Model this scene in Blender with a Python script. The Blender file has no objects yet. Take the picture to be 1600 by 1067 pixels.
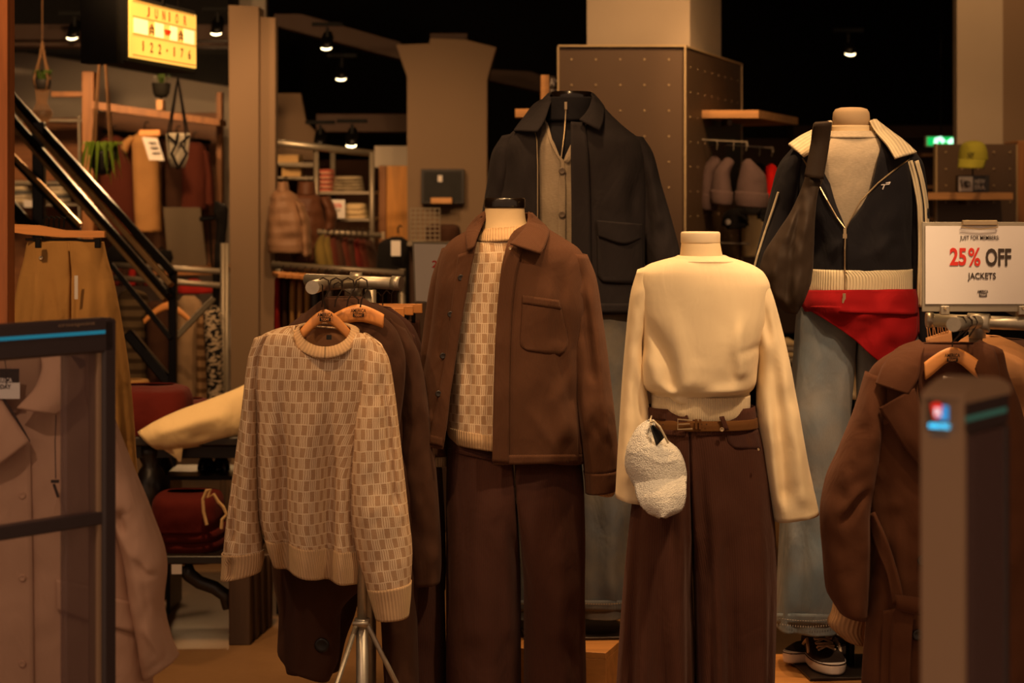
import bpy, math, random
import numpy as np
from mathutils import Vector, Matrix, noise
random.seed(7)
PI = math.pi
F = 3556.0; H = 290.0; EYE = 1.6
sc = bpy.context.scene
C = sc.collection

# ---------------------------------------------------------------- camera
cam_d = bpy.data.cameras.new('camera'); cam = bpy.data.objects.new('camera', cam_d); C.objects.link(cam)
cam.location = (0, 0, EYE); cam.rotation_euler = (PI/2, 0, 0)
cam_d.sensor_width = 36.0; cam_d.lens = F/1600*36.0
cam_d.shift_y = -(533.5-H)/1600
cam_d.dof.use_dof = True; cam_d.dof.focus_distance = 5.95; cam_d.dof.aperture_fstop = 4.5
cam_d.clip_start = 0.1; cam_d.clip_end = 100
sc.camera = cam
# ---------------------------------------------------------------- world, lights, exposure
w = bpy.data.worlds.new('world'); sc.world = w; w.use_nodes = True
bg = w.node_tree.nodes['Background']; bg.inputs[0].default_value = (1.0, 0.60, 0.36, 1); bg.inputs[1].default_value = 0.36
sc.view_settings.view_transform = 'Standard'; sc.view_settings.look = 'None'
sc.view_settings.exposure = 0.12; sc.view_settings.gamma = 1.0; sc.view_settings.use_curve_mapping = False
WARM = (1.0, 0.56, 0.24)
def spot(x, y, z, tx, ty, tz, power, angle=45, blend=.6, size=.06, col=WARM):
    l = bpy.data.lights.new('spotlight', 'SPOT'); l.energy = power; l.color = col
    l.spot_size = math.radians(angle); l.spot_blend = blend; l.shadow_soft_size = size
    o = bpy.data.objects.new('spotlight', l); C.objects.link(o); o.location = (x, y, z)
    o.rotation_euler = (Vector((tx, ty, tz))-Vector((x, y, z))).to_track_quat('-Z', 'Y').to_euler()
    return o
# front row: ceiling track just inside the shop front, then added fill spots
spot(1.1, 4.3, 3.3, .47, 5.7, 1.15, 150, 34, col=(1, .66, .36))
spot(.45, 6.05, 3.3, .47, 5.72, 1.2, 120, 50, size=.04)
spot(-.7, 4.6, 3.3, -.05, 6.2, 1.3, 85, 36)
spot(-.05, 6.45, 3.3, -.03, 6.2, 1.2, 75, 50)
spot(1.5, 4.6, 3.3, .95, 6.2, 1.35, 135, 36, col=(1, .62, .32))
spot(.9, 6.5, 3.3, .93, 6.2, 1.4, 60, 50)
spot(-1.6, 5.0, 3.2, -.5, 5.9, 1.0, 62, 40)
spot(-.45, 6.3, 3.3, -.48, 5.9, 1.2, 28, 50)
spot(.9, 3.9, 3.3, 1.2, 5.4, 1.0, 42, 44)
spot(-.2, 5.2, 3.3, .15, 6.8, 1.5, 48, 40)
spot(-1.0, 7.2, 3.2, -1.15, 8.0, .75, 170, 46)
spot(-1.6, 12.8, 2.35, -1.7, 9.6, 1.5, 70, 40, size=.1)  # added deep in the shop to put a highlight on the stair rails
spot(-1.9, 5.2, 3.2, -1.4, 7.1, 1.2, 130, 36)  # added to brighten the khaki trousers
spot(-1.4, 2.6, 3.2, -.95, 4.7, .9, 62, 50, col=(1, .64, .42))  # added ahead of the shop front to brighten the parka and left gate
# deeper in the shop
spot(-1.2, 8.6, 2.9, -1.7, 11.6, 1.6, 85, 70)
spot(-2.0, 9.6, 2.8, -2.1, 12.4, 1.7, 70, 70)
spot(-1.5, 11.6, 2.7, -1.6, 9.6, 1.5, 60, 50)  # added behind the stair railing for a glint along its bars
spot(-.6, 8.4, 2.9, -.9, 10.4, 1.3, 75, 70)
spot(-.9, 9.9, 2.8, -.75, 11.0, 1.5, 50, 80)
spot(.9, 8.1, 3.1, .65, 9.6, 1.6, 36, 60)
spot(1.4, 8.2, 3.0, 1.0, 10.2, 1.5, 40, 60)
spot(2.15, 10.2, 3.3, 2.35, 11.5, 2.0, 55, 52, blend=.3)
spot(2.2, 9.6, 3.0, 2.2, 10.6, 1.7, 30, 60)
spot(.95, 8.7, 3.0, 1.0, 10.0, 1.55, 40, 40)  # added to brighten the beanies
spot(.3, 8.3, 3.3, .5, 9.7, 2.4, 60, 60)
spot(-.1, 9.0, 3.0, -.35, 12.0, 1.9, 45, 60)
spot(-2.2, 11.4, 2.25, -2.0, 12.6, 1.5, 40, 90)

# ---------------------------------------------------------------- helpers
def lin(c):
    return tuple(((v/255)/12.92 if v/255 <= .04045 else ((v/255+.055)/1.055)**2.4) for v in c)
def P(x, y, d): return Vector(((x-800)*d/F, d, EYE-(y-H)*d/F))
def new_mat(name):
    m = bpy.data.materials.new(name); m.use_nodes = True
    nt = m.node_tree; b = nt.nodes['Principled BSDF']
    return m, nt, b
def N(nt, typ, **kw):
    n = nt.nodes.new(typ)
    for k, v in kw.items(): setattr(n, k, v)
    return n
def math_(nt, op, a, b=None, c=None):
    n = nt.nodes.new('ShaderNodeMath'); n.operation = op
    for i, v in enumerate((a, b, c)):
        if v is None: continue
        if isinstance(v, (int, float)): n.inputs[i].default_value = v
        else: nt.links.new(v, n.inputs[i])
    return n.outputs[0]
def mixc(nt, f, a, b):
    n = nt.nodes.new('ShaderNodeMix'); n.data_type = 'RGBA'
    for s, v in ((n.inputs[0], f), (n.inputs[6], a), (n.inputs[7], b)):
        if isinstance(v, (int, float)): s.default_value = v
        elif isinstance(v, tuple): s.default_value = (*v[:3], 1)
        else: nt.links.new(v, s)
    return n.outputs[2]
def noise_(nt, vec, scale, detail=3, rough=.6):
    n = N(nt, 'ShaderNodeTexNoise'); n.inputs['Scale'].default_value = scale
    n.inputs['Detail'].default_value = detail; n.inputs['Roughness'].default_value = rough
    nt.links.new(vec, n.inputs['Vector']); return n.outputs['Fac']
def bump(nt, b, h, strength, dist=.002):
    n = N(nt, 'ShaderNodeBump'); n.inputs['Strength'].default_value = strength; n.inputs['Distance'].default_value = dist
    nt.links.new(h, n.inputs['Height']); nt.links.new(n.outputs[0], b.inputs['Normal'])
def dim(c, k): return tuple(v*k for v in c)
_m = {}
def cloth(name, rgb, rough=.9, var=.25, fine=700, kind='plain', rgb2=None, sheen=.15, per=.006, crease=.32):
    """woven or knitted fabric; kind picks the fine structure"""
    if name in _m: return _m[name]
    m, nt, b = new_mat(name); col = lin(rgb)
    tc = N(nt, 'ShaderNodeTexCoord'); ob = tc.outputs['Object']; uv = tc.outputs['UV']
    b.inputs['Roughness'].default_value = rough; b.inputs['Specular IOR Level'].default_value = .2
    b.inputs['Sheen Weight'].default_value = sheen; b.inputs['Sheen Roughness'].default_value = .5
    b.inputs['Sheen Tint'].default_value = (*[min(1, v*2+.1) for v in col], 1)
    big = noise_(nt, ob, 9, 4); fn = noise_(nt, ob, fine, 2)
    f = math_(nt, 'ADD', math_(nt, 'MULTIPLY', big, .5), math_(nt, 'MULTIPLY', fn, .5))
    c = mixc(nt, f, dim(col, 1-var), dim(col, 1+var))
    sep = N(nt, 'ShaderNodeSeparateXYZ'); nt.links.new(uv, sep.inputs[0]); U, V = sep.outputs[0], sep.outputs[1]
    h = fn
    if kind in ('rib', 'cord'):
        wv = math_(nt, 'ADD', math_(nt, 'MULTIPLY', math_(nt, 'SINE', math_(nt, 'MULTIPLY', U, 2*PI/per)), .5), .5)
        c = mixc(nt, wv, mixc(nt, .3 if kind == 'rib' else .18, c, dim(col, .3)), c)  # grooves between ribs darkened in the colour, standing in for their shade
        h = math_(nt, 'ADD', math_(nt, 'MULTIPLY', wv, 1.6), math_(nt, 'MULTIPLY', fn, .4))
    if kind == 'heather':
        st = noise_(nt, ob, 1, 2)
        mp = N(nt, 'ShaderNodeMapping'); mp.inputs['Scale'].default_value = (90, 90, 420); nt.links.new(ob, mp.inputs[0])
        st = noise_(nt, mp.outputs[0], 1, 3)
        c = mixc(nt, st, dim(col, .72), dim(col, 1.3)); h = st
    if kind == 'denim':
        c2 = lin(rgb2)
        fade = noise_(nt, ob, 4.5, 3)
        mp = N(nt, 'ShaderNodeMapping'); mp.inputs['Scale'].default_value = (900, 900, 120); nt.links.new(ob, mp.inputs[0])
        st = noise_(nt, mp.outputs[0], 1, 2)
        rmp = N(nt, 'ShaderNodeMapRange'); rmp.inputs[1].default_value = .38; rmp.inputs[2].default_value = .62; nt.links.new(fade, rmp.inputs[0])
        c = mixc(nt, math_(nt, 'MULTIPLY', rmp.outputs[0], .8), col, c2)
        c = mixc(nt, math_(nt, 'MULTIPLY', st, .45), c, dim(col, .35)); h = st
    if kind == 'basket':            # rows of plain blocks and striped blocks, shifted every other row
        c2 = lin(rgb2)
        wob = math_(nt, 'MULTIPLY', math_(nt, 'SUBTRACT', noise_(nt, uv, 22, 2), .5), .22)
        u = math_(nt, 'ADD', math_(nt, 'DIVIDE', U, .034), wob); v = math_(nt, 'ADD', math_(nt, 'DIVIDE', V, .0275), wob)
        par = math_(nt, 'MULTIPLY', math_(nt, 'FLOORED_MODULO', math_(nt, 'FLOOR', v), 2.0), .5)
        uu = math_(nt, 'FRACT', math_(nt, 'ADD', u, par)); vv = math_(nt, 'FRACT', v)
        block = math_(nt, 'LESS_THAN', uu, .38)
        stripes = math_(nt, 'GREATER_THAN', math_(nt, 'SINE', math_(nt, 'MULTIPLY', uu, 2*PI*6)), .25)
        line = math_(nt, 'GREATER_THAN', vv, .1)
        zig = math_(nt, 'ADD', math_(nt, 'MULTIPLY', math_(nt, 'SINE', math_(nt, 'MULTIPLY', v, 2*PI*7)), .18), .82)
        dark = math_(nt, 'MULTIPLY', math_(nt, 'MULTIPLY', math_(nt, 'MAXIMUM', math_(nt, 'MULTIPLY', block, zig), math_(nt, 'MULTIPLY', stripes, .8)), line), .95)
        light = mixc(nt, fn, dim(c2, .8), dim(c2, 1.15)); drk = mixc(nt, fn, dim(col, .75), dim(col, 1.2))
        c = mixc(nt, dark, light, drk)
        kn = math_(nt, 'SINE', math_(nt, 'MULTIPLY', uu, 2*PI*10))
        h = math_(nt, 'ADD', math_(nt, 'MULTIPLY', dark, -.7), math_(nt, 'ADD', math_(nt, 'MULTIPLY', kn, .15), math_(nt, 'MULTIPLY', fn, .35)))
    if kind == 'pattern':
        c2 = lin(rgb2)
        mp = N(nt, 'ShaderNodeMapping'); mp.inputs['Scale'].default_value = (40, 40, 75); nt.links.new(ob, mp.inputs[0])
        st = noise_(nt, mp.outputs[0], 1, 1); c = mixc(nt, math_(nt, 'GREATER_THAN', st, .5), col, c2)
    if kind == 'stripe':
        c2 = lin(rgb2)
        wv = math_(nt, 'GREATER_THAN', math_(nt, 'SINE', math_(nt, 'MULTIPLY', V, 2*PI/per)), .2); c = mixc(nt, wv, c, c2)
    nt.links.new(c, b.inputs['Base Color'])
    bump(nt, b, h, .55 if kind in ('rib', 'basket') else .3, .0022 if kind in ('rib', 'basket') else .0012)
    if crease:                      # soft creases a few centimetres across
        mp = N(nt, 'ShaderNodeMapping'); mp.inputs['Scale'].default_value = (1, 1, .55); nt.links.new(ob, mp.inputs[0])
        dn = N(nt, 'ShaderNodeTexNoise'); dn.inputs['Scale'].default_value = 11; dn.inputs['Detail'].default_value = 3; dn.inputs['Distortion'].default_value = .6; nt.links.new(mp.outputs[0], dn.inputs['Vector'])
        b2_ = N(nt, 'ShaderNodeBump'); b2_.inputs['Strength'].default_value = crease; b2_.inputs['Distance'].default_value = .03
        nt.links.new(dn.outputs['Fac'], b2_.inputs['Height'])
        b1_ = [l.from_node for l in nt.links if l.to_socket == b.inputs['Normal']][0]; nt.links.new(b2_.outputs[0], b1_.inputs['Normal'])
    _m[name] = m; return m
def fluffy(name, rgb):
    m, nt, b = new_mat(name); col = lin(rgb); tc = N(nt, 'ShaderNodeTexCoord')
    v = N(nt, 'ShaderNodeTexVoronoi'); v.inputs['Scale'].default_value = 330; nt.links.new(tc.outputs['Object'], v.inputs['Vector'])
    c = mixc(nt, v.outputs['Distance'], dim(col, 1.0), dim(col, .8)); nt.links.new(c, b.inputs['Base Color'])  # colour darkened in the gaps between tufts, where shade would fall
    b.inputs['Roughness'].default_value = 1; b.inputs['Sheen Weight'].default_value = .5
    bump(nt, b, math_(nt, 'MULTIPLY', v.outputs['Distance'], -1.0), 1, .0035); return m
def plain(name, rgb, rough=.6, metal=0, var=.12, scale=30, coat=0, bmp=.05):
    if name in _m: return _m[name]
    m, nt, b = new_mat(name); col = lin(rgb); tc = N(nt, 'ShaderNodeTexCoord')
    n = noise_(nt, tc.outputs['Object'], scale, 4)
    nt.links.new(mixc(nt, n, dim(col, 1-var), dim(col, 1+var)), b.inputs['Base Color'])
    r = math_(nt, 'ADD', math_(nt, 'MULTIPLY', n, .15), rough-.075); nt.links.new(r, b.inputs['Roughness'])
    b.inputs['Metallic'].default_value = metal; b.inputs['Coat Weight'].default_value = coat
    if bmp: bump(nt, b, n, bmp, .004)
    _m[name] = m; return m
def wood(name, rgb, rough=.5, axis=0, var=.35, sc_=9):
    if name in _m: return _m[name]
    m, nt, b = new_mat(name); col = lin(rgb); tc = N(nt, 'ShaderNodeTexCoord')
    mp = N(nt, 'ShaderNodeMapping'); s = [sc_*3]*3; s[axis] = sc_*.25; mp.inputs['Scale'].default_value = s
    nt.links.new(tc.outputs['Object'], mp.inputs[0]); n = noise_(nt, mp.outputs[0], 1, 6, .65)
    fn = N(nt, 'ShaderNodeMapRange'); fn.inputs[1].default_value = .3; fn.inputs[2].default_value = .7; nt.links.new(n, fn.inputs[0])
    nt.links.new(mixc(nt, fn.outputs[0], dim(col, 1-var), dim(col, 1+var*.6)), b.inputs['Base Color'])
    b.inputs['Roughness'].default_value = rough; bump(nt, b, n, .15, .002); _m[name] = m; return m
def glow(name, rgb, k):
    m, nt, b = new_mat(name); b.inputs['Base Color'].default_value = (*lin(rgb), 1)
    b.inputs['Emission Color'].default_value = (*lin(rgb), 1); b.inputs['Emission Strength'].default_value = k
    b.inputs['Roughness'].default_value = .4; return m
def glass(name, rgb, alpha, rough=.08):
    m, nt, b = new_mat(name); b.inputs['Base Color'].default_value = (*lin(rgb), 1); b.inputs['Roughness'].default_value = rough
    b.inputs['Alpha'].default_value = alpha; b.inputs['Specular IOR Level'].default_value = .5; return m

class Grp: pass
def thing(name, label, cat, loc=(0, 0, 0), group=None):
    o = bpy.data.objects.new(name, None); C.objects.link(o); o.location = loc; o.empty_display_size = .05
    tag(o, label, cat, group); return o
def tag(o, label=None, cat=None, group=None, kind=None):
    for k, v in (('label', label), ('category', cat), ('group', group), ('kind', kind)):
        if v: o[k] = v
    return o
def link(name, me, parent=None):
    o = bpy.data.objects.new(name, me); C.objects.link(o)
    if parent:
        o.parent = parent; loc = Vector(parent.location); p = parent.parent
        if parent.type == 'MESH': loc = Vector((0, 0, 0)) if not p else Vector(p.location)
        o.matrix_parent_inverse = Matrix.Translation(-loc) if not (parent.type == 'MESH') else Matrix.Identity(4)
    return o
def mesh(name, verts, faces, mat, parent=None, uv=None, smooth=True, thick=0, off=-1):
    me = bpy.data.meshes.new(name); me.from_pydata([tuple(v) for v in verts], [], [tuple(f) for f in faces])
    me.materials.append(mat)
    if uv is not None:
        l = me.uv_layers.new(name='UVMap'); vi = np.zeros(len(me.loops), int); me.loops.foreach_get('vertex_index', vi)
        l.data.foreach_set('uv', np.asarray(uv, float)[vi].ravel())
    if smooth: me.polygons.foreach_set('use_smooth', [True]*len(me.polygons))
    me.update(); o = link(name, me, parent)
    if thick:
        s = o.modifiers.new('thickness', 'SOLIDIFY'); s.thickness = thick; s.offset = off
    return o
def grid_faces(nr, nc, flip=False):
    i, j = np.meshgrid(np.arange(nr-1), np.arange(nc-1), indexing='ij'); a = i*nc+j
    q = np.stack([a, a+1, a+nc+1, a+nc], -1).reshape(-1, 4)
    return q[:, ::-1] if flip else q
def hermite(ts, ys, tq):
    ts = np.asarray(ts, float); ys = np.asarray(ys, float)
    if len(ts) == 2: return np.interp(tq, ts, ys)
    dlt = np.diff(ys)/np.diff(ts); m = np.zeros(len(ts)); m[0] = dlt[0]; m[-1] = dlt[-1]
    for k in range(1, len(ts)-1):
        if dlt[k-1]*dlt[k] > 0: m[k] = 2*dlt[k-1]*dlt[k]/(dlt[k-1]+dlt[k])
    idx = np.clip(np.searchsorted(ts, tq, side='right')-1, 0, len(ts)-2)
    h = ts[idx+1]-ts[idx]; t = (tq-ts[idx])/h
    return (2*t**3-3*t**2+1)*ys[idx]+(t**3-2*t**2+t)*h*m[idx]+(-2*t**3+3*t**2)*ys[idx+1]+(t**3-t**2)*h*m[idx+1]
def polyfold(x, y, pts, wd):
    """soft ridge along a polyline that fades in at its start (and out at its end when short)"""
    best = np.full(x.shape, 1e9); par = np.zeros(x.shape); seg = [math.hypot(b[0]-a[0], b[1]-a[1]) for a, b in zip(pts[:-1], pts[1:])]; tot = sum(seg); acc = 0
    for (x0, y0), (x1, y1), L in zip(pts[:-1], pts[1:], seg):
        dx, dy = x1-x0, y1-y0
        t = np.clip(((x-x0)*dx+(y-y0)*dy)/(L*L+1e-9), 0, 1); dd = np.hypot(x-x0-t*dx, y-y0-t*dy)
        m = dd < best; best = np.where(m, dd, best); par = np.where(m, (acc+t*L)/tot, par); acc += L
    k = np.clip(par/.4, 0, 1)
    k = k*(np.clip((1-par)/.35+.15, 0, 1) if tot < 110 else np.clip((1-par)/.14, 0, 1))
    k = k*k*(3-2*k)
    return np.exp(-(best/(wd*1.15))**2)*k
def fbm(x, y, s, seed=0):
    out = np.zeros(x.shape); fl = out.ravel()
    xf, yf = (x/s).ravel(), (y/s).ravel()
    for i in range(len(fl)): fl[i] = noise.noise((xf[i], yf[i], seed*7.3)) + .5*noise.noise((xf[i]*2.1, yf[i]*2.1, seed*3.1+9))
    return out
class Loft:
    """closed or open-fronted cloth tube. rows: (xl, yl, xr, yr, half_depth_m, forward_offset_m[, gap_l, gap_r]),
    edges measured in photo pixels on the plane at distance d."""
    def __init__(s, d, rows, e=2.3, folds=(), pleats=None, wr=0, wrs=45, n=72, step=7, seed=1, half=None, quilt=None):
        R = [tuple(r) for r in rows]
        Rn = np.array([r[:6] for r in R], float)
        ln = np.hypot(np.diff((Rn[:, 0]+Rn[:, 2])/2), np.diff((Rn[:, 1]+Rn[:, 3])/2)); ts = np.concatenate([[0], np.cumsum(ln+4)])
        tq = np.concatenate([np.linspace(ts[k], ts[k+1], max(3, int((ts[k+1]-ts[k])/step)+1))[:-1] for k in range(len(ts)-1)]+[[ts[-1]]])
        q = [hermite(ts, Rn[:, k], tq)[:, None] for k in range(6)]
        xl, yl, xr, yr, b, off = q; gap = len(R[0]) > 6
        cx, cy, hx, hy = (xl+xr)/2, (yl+yr)/2, (xr-xl)/2, (yr-yl)/2
        if gap:
            gl = hermite(ts, [r[6] for r in R], tq)[:, None]; gr = hermite(ts, [r[7] for r in R], tq)[:, None]; pc = (d-off-b*.95)/d; gl = 800+(gl-800)*pc; gr = 800+(gr-800)*pc
            def inv(g): v = np.clip((g-cx)/hx, -.98, .98); return np.arccos(np.sign(v)*np.abs(v)**(e/2))
            t0 = inv(gl)-2*PI; t1 = inv(gr); u = np.linspace(0, 1, n)[None]; t = t0+(t1-t0)*u
        else:
            t = np.repeat(np.linspace(-PI/2, 3*PI/2, n)[None], len(tq), 0)
        cs = np.sign(np.cos(t))*np.abs(np.cos(t))**(2/e); sn = np.sign(np.sin(t))*np.abs(np.sin(t))**(2/e)
        if half is not None:       # half = (side, centre_fn(y), full_l_fn, full_r_fn, blend_fn(y)) : one leg of a pair of trousers
            m_ = half(cy)
            # distance from the inner side: inner side is the centre line of the pair
            inn = (cs+1)/2 if half.side > 0 else (1-cs)/2
            full = np.clip(1-np.clip(inn, 0, 1)**e, 0, 1)**(1/e)
            sf = np.tanh(np.sin(t)*6)*full
            sn = sf*(1-m_)+sn*m_
        px, py, w_ = cx+hx*cs, cy+hy*cs, off+b*sn
        if pleats:
            amp, k, ph = pleats; g = np.linspace(0, 1, len(tq))[:, None]
            a = amp*g**1.2
            rr = a*(np.sin(k*t+ph+.6*np.sin(3*g+ph))+.45*np.sin(k*1.7*t+2*ph+g*2))
            w_ = w_+b*rr*sn*1.6; px = px+hx*rr*cs*.5
        fr = np.clip(sn*2.2, 0, 1)
        if wr:
            w_ = w_+wr*fbm(px, py*.6, wrs, seed)*(.3+.7*fr)
        for pts, amp, wd in folds:
            w_ = w_+amp*polyfold(px, py, pts, wd)*fr
        if quilt:                  # padded channels: (spacing_px, amp)
            qs, qa = quilt; ph = ((py-yl.min())/qs)
            w_ = w_+np.sign(sn)*qa*(np.abs(np.sin(PI*ph))**.5)*np.abs(sn)**.5; px = px+cs*qa*70*(np.abs(np.sin(PI*ph))**.5)
        s.V = np.stack([(px-800)*d/F, d-w_, EYE-(py-H)*d/F], -1); s.shape = s.V.shape[:2]
        dv = np.linalg.norm(np.diff(s.V, axis=1), axis=2); arc = np.concatenate([np.zeros((s.shape[0], 1)), np.cumsum(dv, 1)], 1)
        arc -= arc[:, [n//2]] if not gap else 0
        mid = s.V[:, n//2]; vl = np.concatenate([[0], np.cumsum(np.hypot(np.diff((cx*d/F).ravel()), np.diff((cy*d/F).ravel())))])
        s.UV = np.stack([arc, np.repeat(-vl[:, None], n, 1)], -1)
        f = s.V[sn > -.15]; s.fp = np.stack([800+f[:, 0]*F/f[:, 1], H+(EYE-f[:, 2])*F/f[:, 1], f[:, 1]], -1)
    def depth(s, x, y):
        dd = np.hypot(s.fp[:, 0]-x, s.fp[:, 1]-y); k = np.argpartition(dd, 6)[:6]
        near = s.fp[k]; m = near[:, 2].min(); near = near[near[:, 2] < m+.05]; wgt = 1/(np.hypot(near[:, 0]-x, near[:, 1]-y)+.5)
        return float((near[:, 2]*wgt).sum()/wgt.sum())
    def build(s, name, mat, parent=None, thick=.004, uvs=1):
        nr, nc = s.shape
        s.o = mesh(name, s.V.reshape(-1, 3), grid_faces(nr, nc), mat, parent, uv=s.UV.reshape(-1, 2)*uvs, thick=thick); return s
def rows_h(lst, gap=False):
    """rows (y, xl, xr, b[, off[, gl, gr]]) with level edges"""
    out = []
    for r in lst:
        y, xl, xr, b = r[:4]; off = r[4] if len(r) > 4 else 0
        out.append((xl, y, xr, y, b, off)+tuple(r[5:7]))
    return out
def strip(name, A, B, on, mat, parent=None, off=.004, bulge=0, thick=.003, nu=8, step=6, uvs=1, wr=0, wrs=25):
    """ruled patch between two edges drawn in photo pixels, laid at distance `on` or over the front of a Loft"""
    A = [tuple(a)+(0,)*(3-len(a)) for a in A]; B = [tuple(a)+(0,)*(3-len(a)) for a in B]
    A = np.array(A, float); B = np.array(B, float); M_ = (A+B)/2
    ln = np.maximum(np.hypot(np.diff(M_[:, 0]), np.diff(M_[:, 1])), 1); ts = np.concatenate([[0], np.cumsum(ln)])
    tq = np.linspace(0, ts[-1], max(len(A)*2, int(ts[-1]/step)+2))
    a = np.stack([hermite(ts, A[:, k], tq) for k in range(3)], -1); b = np.stack([hermite(ts, B[:, k], tq) for k in range(3)], -1)
    V = []; UV = []; acc = 0
    nt_ = len(tq); DD = np.array([[on.depth(*(a[i]*(1-j/(nu-1))+b[i]*j/(nu-1))[:2]) if isinstance(on, Loft) else on for j in range(nu)] for i in range(nt_)])
    if isinstance(on, Loft):            # even out the surface the patch lies on, never sinking far into it
        for _ in range(4):
            E = np.pad(DD, 1, mode='edge'); DD = (E[:-2, 1:-1]+E[2:, 1:-1]+E[1:-1, :-2]+E[1:-1, 2:]+4*DD)/8
    for i in range(len(tq)):
        for j in range(nu):
            u = j/(nu-1); p = a[i]*(1-u)+b[i]*u
            dist = DD[i, j]
            q = P(p[0], p[1], dist-off-p[2]-bulge*math.sin(PI*u)-(wr*noise.noise((p[0]/wrs, p[1]/wrs, 3.3)) if wr else 0)); V.append(q); UV.append((u*np.hypot(*(a[i]-b[i])[:2])*.0017, -tq[i]*.0017))
    nr = len(tq); V = np.array([tuple(v) for v in V])
    fs = grid_faces(nr, nu)
    v0, v1, v2 = V[fs[len(fs)//2][0]], V[fs[len(fs)//2][1]], V[fs[len(fs)//2][2]]
    nrm = np.cross(v1-v0, v2-v1)
    if nrm[1] > 0: fs = fs[:, ::-1]
    return mesh(name, V, fs, mat, parent, uv=np.array(UV)*uvs, thick=thick, off=-.2)
class MB:
    def __init__(s): s.v = []; s.f = []
    def add(s, v, f):
        k = len(s.v); s.v += [tuple(p) for p in v]; s.f += [tuple(i+k for i in q) for q in f]; return s
    def tube(s, pts, r, n=8, caps=True):
        pts = [Vector(p) for p in pts]; V = []; Fc = []; up = None
        rs = r if isinstance(r, (list, tuple)) else [r]*len(pts)
        for i, p in enumerate(pts):
            t = (pts[min(i+1, len(pts)-1)]-pts[max(i-1, 0)]).normalized()
            if up is None: up = Vector((0, 0, 1)) if abs(t.z) < .9 else Vector((1, 0, 0))
            else: up = tp.rotation_difference(t) @ up
            tp = t; a = (up-t*up.dot(t)).normalized(); b = t.cross(a); up = a
            for k in range(n): V.append(p+(a*math.cos(2*PI*k/n)+b*math.sin(2*PI*k/n))*rs[i])
        for i in range(len(pts)-1):
            for k in range(n): Fc.append((i*n+k, i*n+(k+1) % n, (i+1)*n+(k+1) % n, (i+1)*n+k))
        if caps: Fc.append(tuple(range(n))[::-1]); Fc.append(tuple((len(pts)-1)*n+k for k in range(n)))
        return s.add(V, Fc)
    def box(s, c, size, rz=0, bev=.1, ax=None):
        """box with chamfered edges; ax = (xdir, ydir, zdir) or rotation about z"""
        X, Y, Z = ax if ax else (Vector((math.cos(rz), math.sin(rz), 0)), Vector((-math.sin(rz), math.cos(rz), 0)), Vector((0, 0, 1)))
        c = Vector(c); h = [v/2 for v in size]; b = min(h)*bev; V = []; idx = {}
        for sx in (-1, 1):
            for sy in (-1, 1):
                for sz in (-1, 1):
                    for k in range(3):
                        q = [sx*h[0], sy*h[1], sz*h[2]]
                        for m_ in range(3):
                            if m_ != k: q[m_] -= (sx, sy, sz)[m_]*b
                        idx[(sx, sy, sz, k)] = len(V); V.append(c+X*q[0]+Y*q[1]+Z*q[2])
        Fc = []
        for k in range(3):
            o1, o2 = [m_ for m_ in range(3) if m_ != k]
            for sg in (-1, 1):
                ring = []
                for (p, q) in ((-1, -1), (1, -1), (1, 1), (-1, 1)):
                    t = [0, 0, 0]; t[k] = sg; t[o1] = p; t[o2] = q; ring.append(idx[(*t, k)])
                Fc.append(ring if (sg > 0) != (k == 1) else ring[::-1])
            for p in (-1, 1):
                for q in (-1, 1):
                    e = []
                    for sg in (-1, 1):
                        t = [0, 0, 0]; t[k] = sg; t[o1] = p; t[o2] = q; e.append((idx[(*t, o1)], idx[(*t, o2)]))
                    Fc.append((e[0][0], e[1][0], e[1][1], e[0][1]))
        for sx in (-1, 1):
            for sy in (-1, 1):
                for sz in (-1, 1): Fc.append([idx[(sx, sy, sz, k)] for k in range(3)])
        return s.add(V, Fc)
    def lathe(s, c, prof, n=24, sx=1, sy=1, axis=None):
        c = Vector(c); V = []; Fc = []
        A, B, D = axis if axis else (Vector((1, 0, 0)), Vector((0, 1, 0)), Vector((0, 0, 1)))
        for r, z in prof:
            for k in range(n): V.append(c+A*(r*sx*math.cos(2*PI*k/n))+B*(r*sy*math.sin(2*PI*k/n))+D*z)
        for i in range(len(prof)-1):
            for k in range(n): Fc.append((i*n+k, i*n+(k+1) % n, (i+1)*n+(k+1) % n, (i+1)*n+k))
        Fc.append(tuple(range(n))[::-1]); Fc.append(tuple((len(prof)-1)*n+k for k in range(n)))
        return s.add(V, Fc)
    def build(s, name, mat, parent=None, smooth=False):
        o = mesh(name, s.v, s.f, mat, parent, smooth=False)
        me = o.data
        import bmesh
        bm = bmesh.new(); bm.from_mesh(me); bmesh.ops.recalc_face_normals(bm, faces=bm.faces); bm.to_mesh(me); bm.free()
        if smooth:
            me.polygons.foreach_set('use_smooth', [len(p.vertices) == 4 for p in me.polygons]); me.update()
        return o
def pbox(x0, y0, x1, y1, d, dep, bev=.05, rz=0, front=True):
    """box whose front face fills the pixel rectangle at distance d and which is dep metres deep"""
    a, b = P(x0, y1, d), P(x1, y0, d); c = (a+b)/2
    yv = Vector((-math.sin(rz), math.cos(rz), 0))
    return MB().box(c+yv*(dep/2), (b.x-a.x, dep, b.z-a.z), rz=rz, bev=bev)
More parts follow.
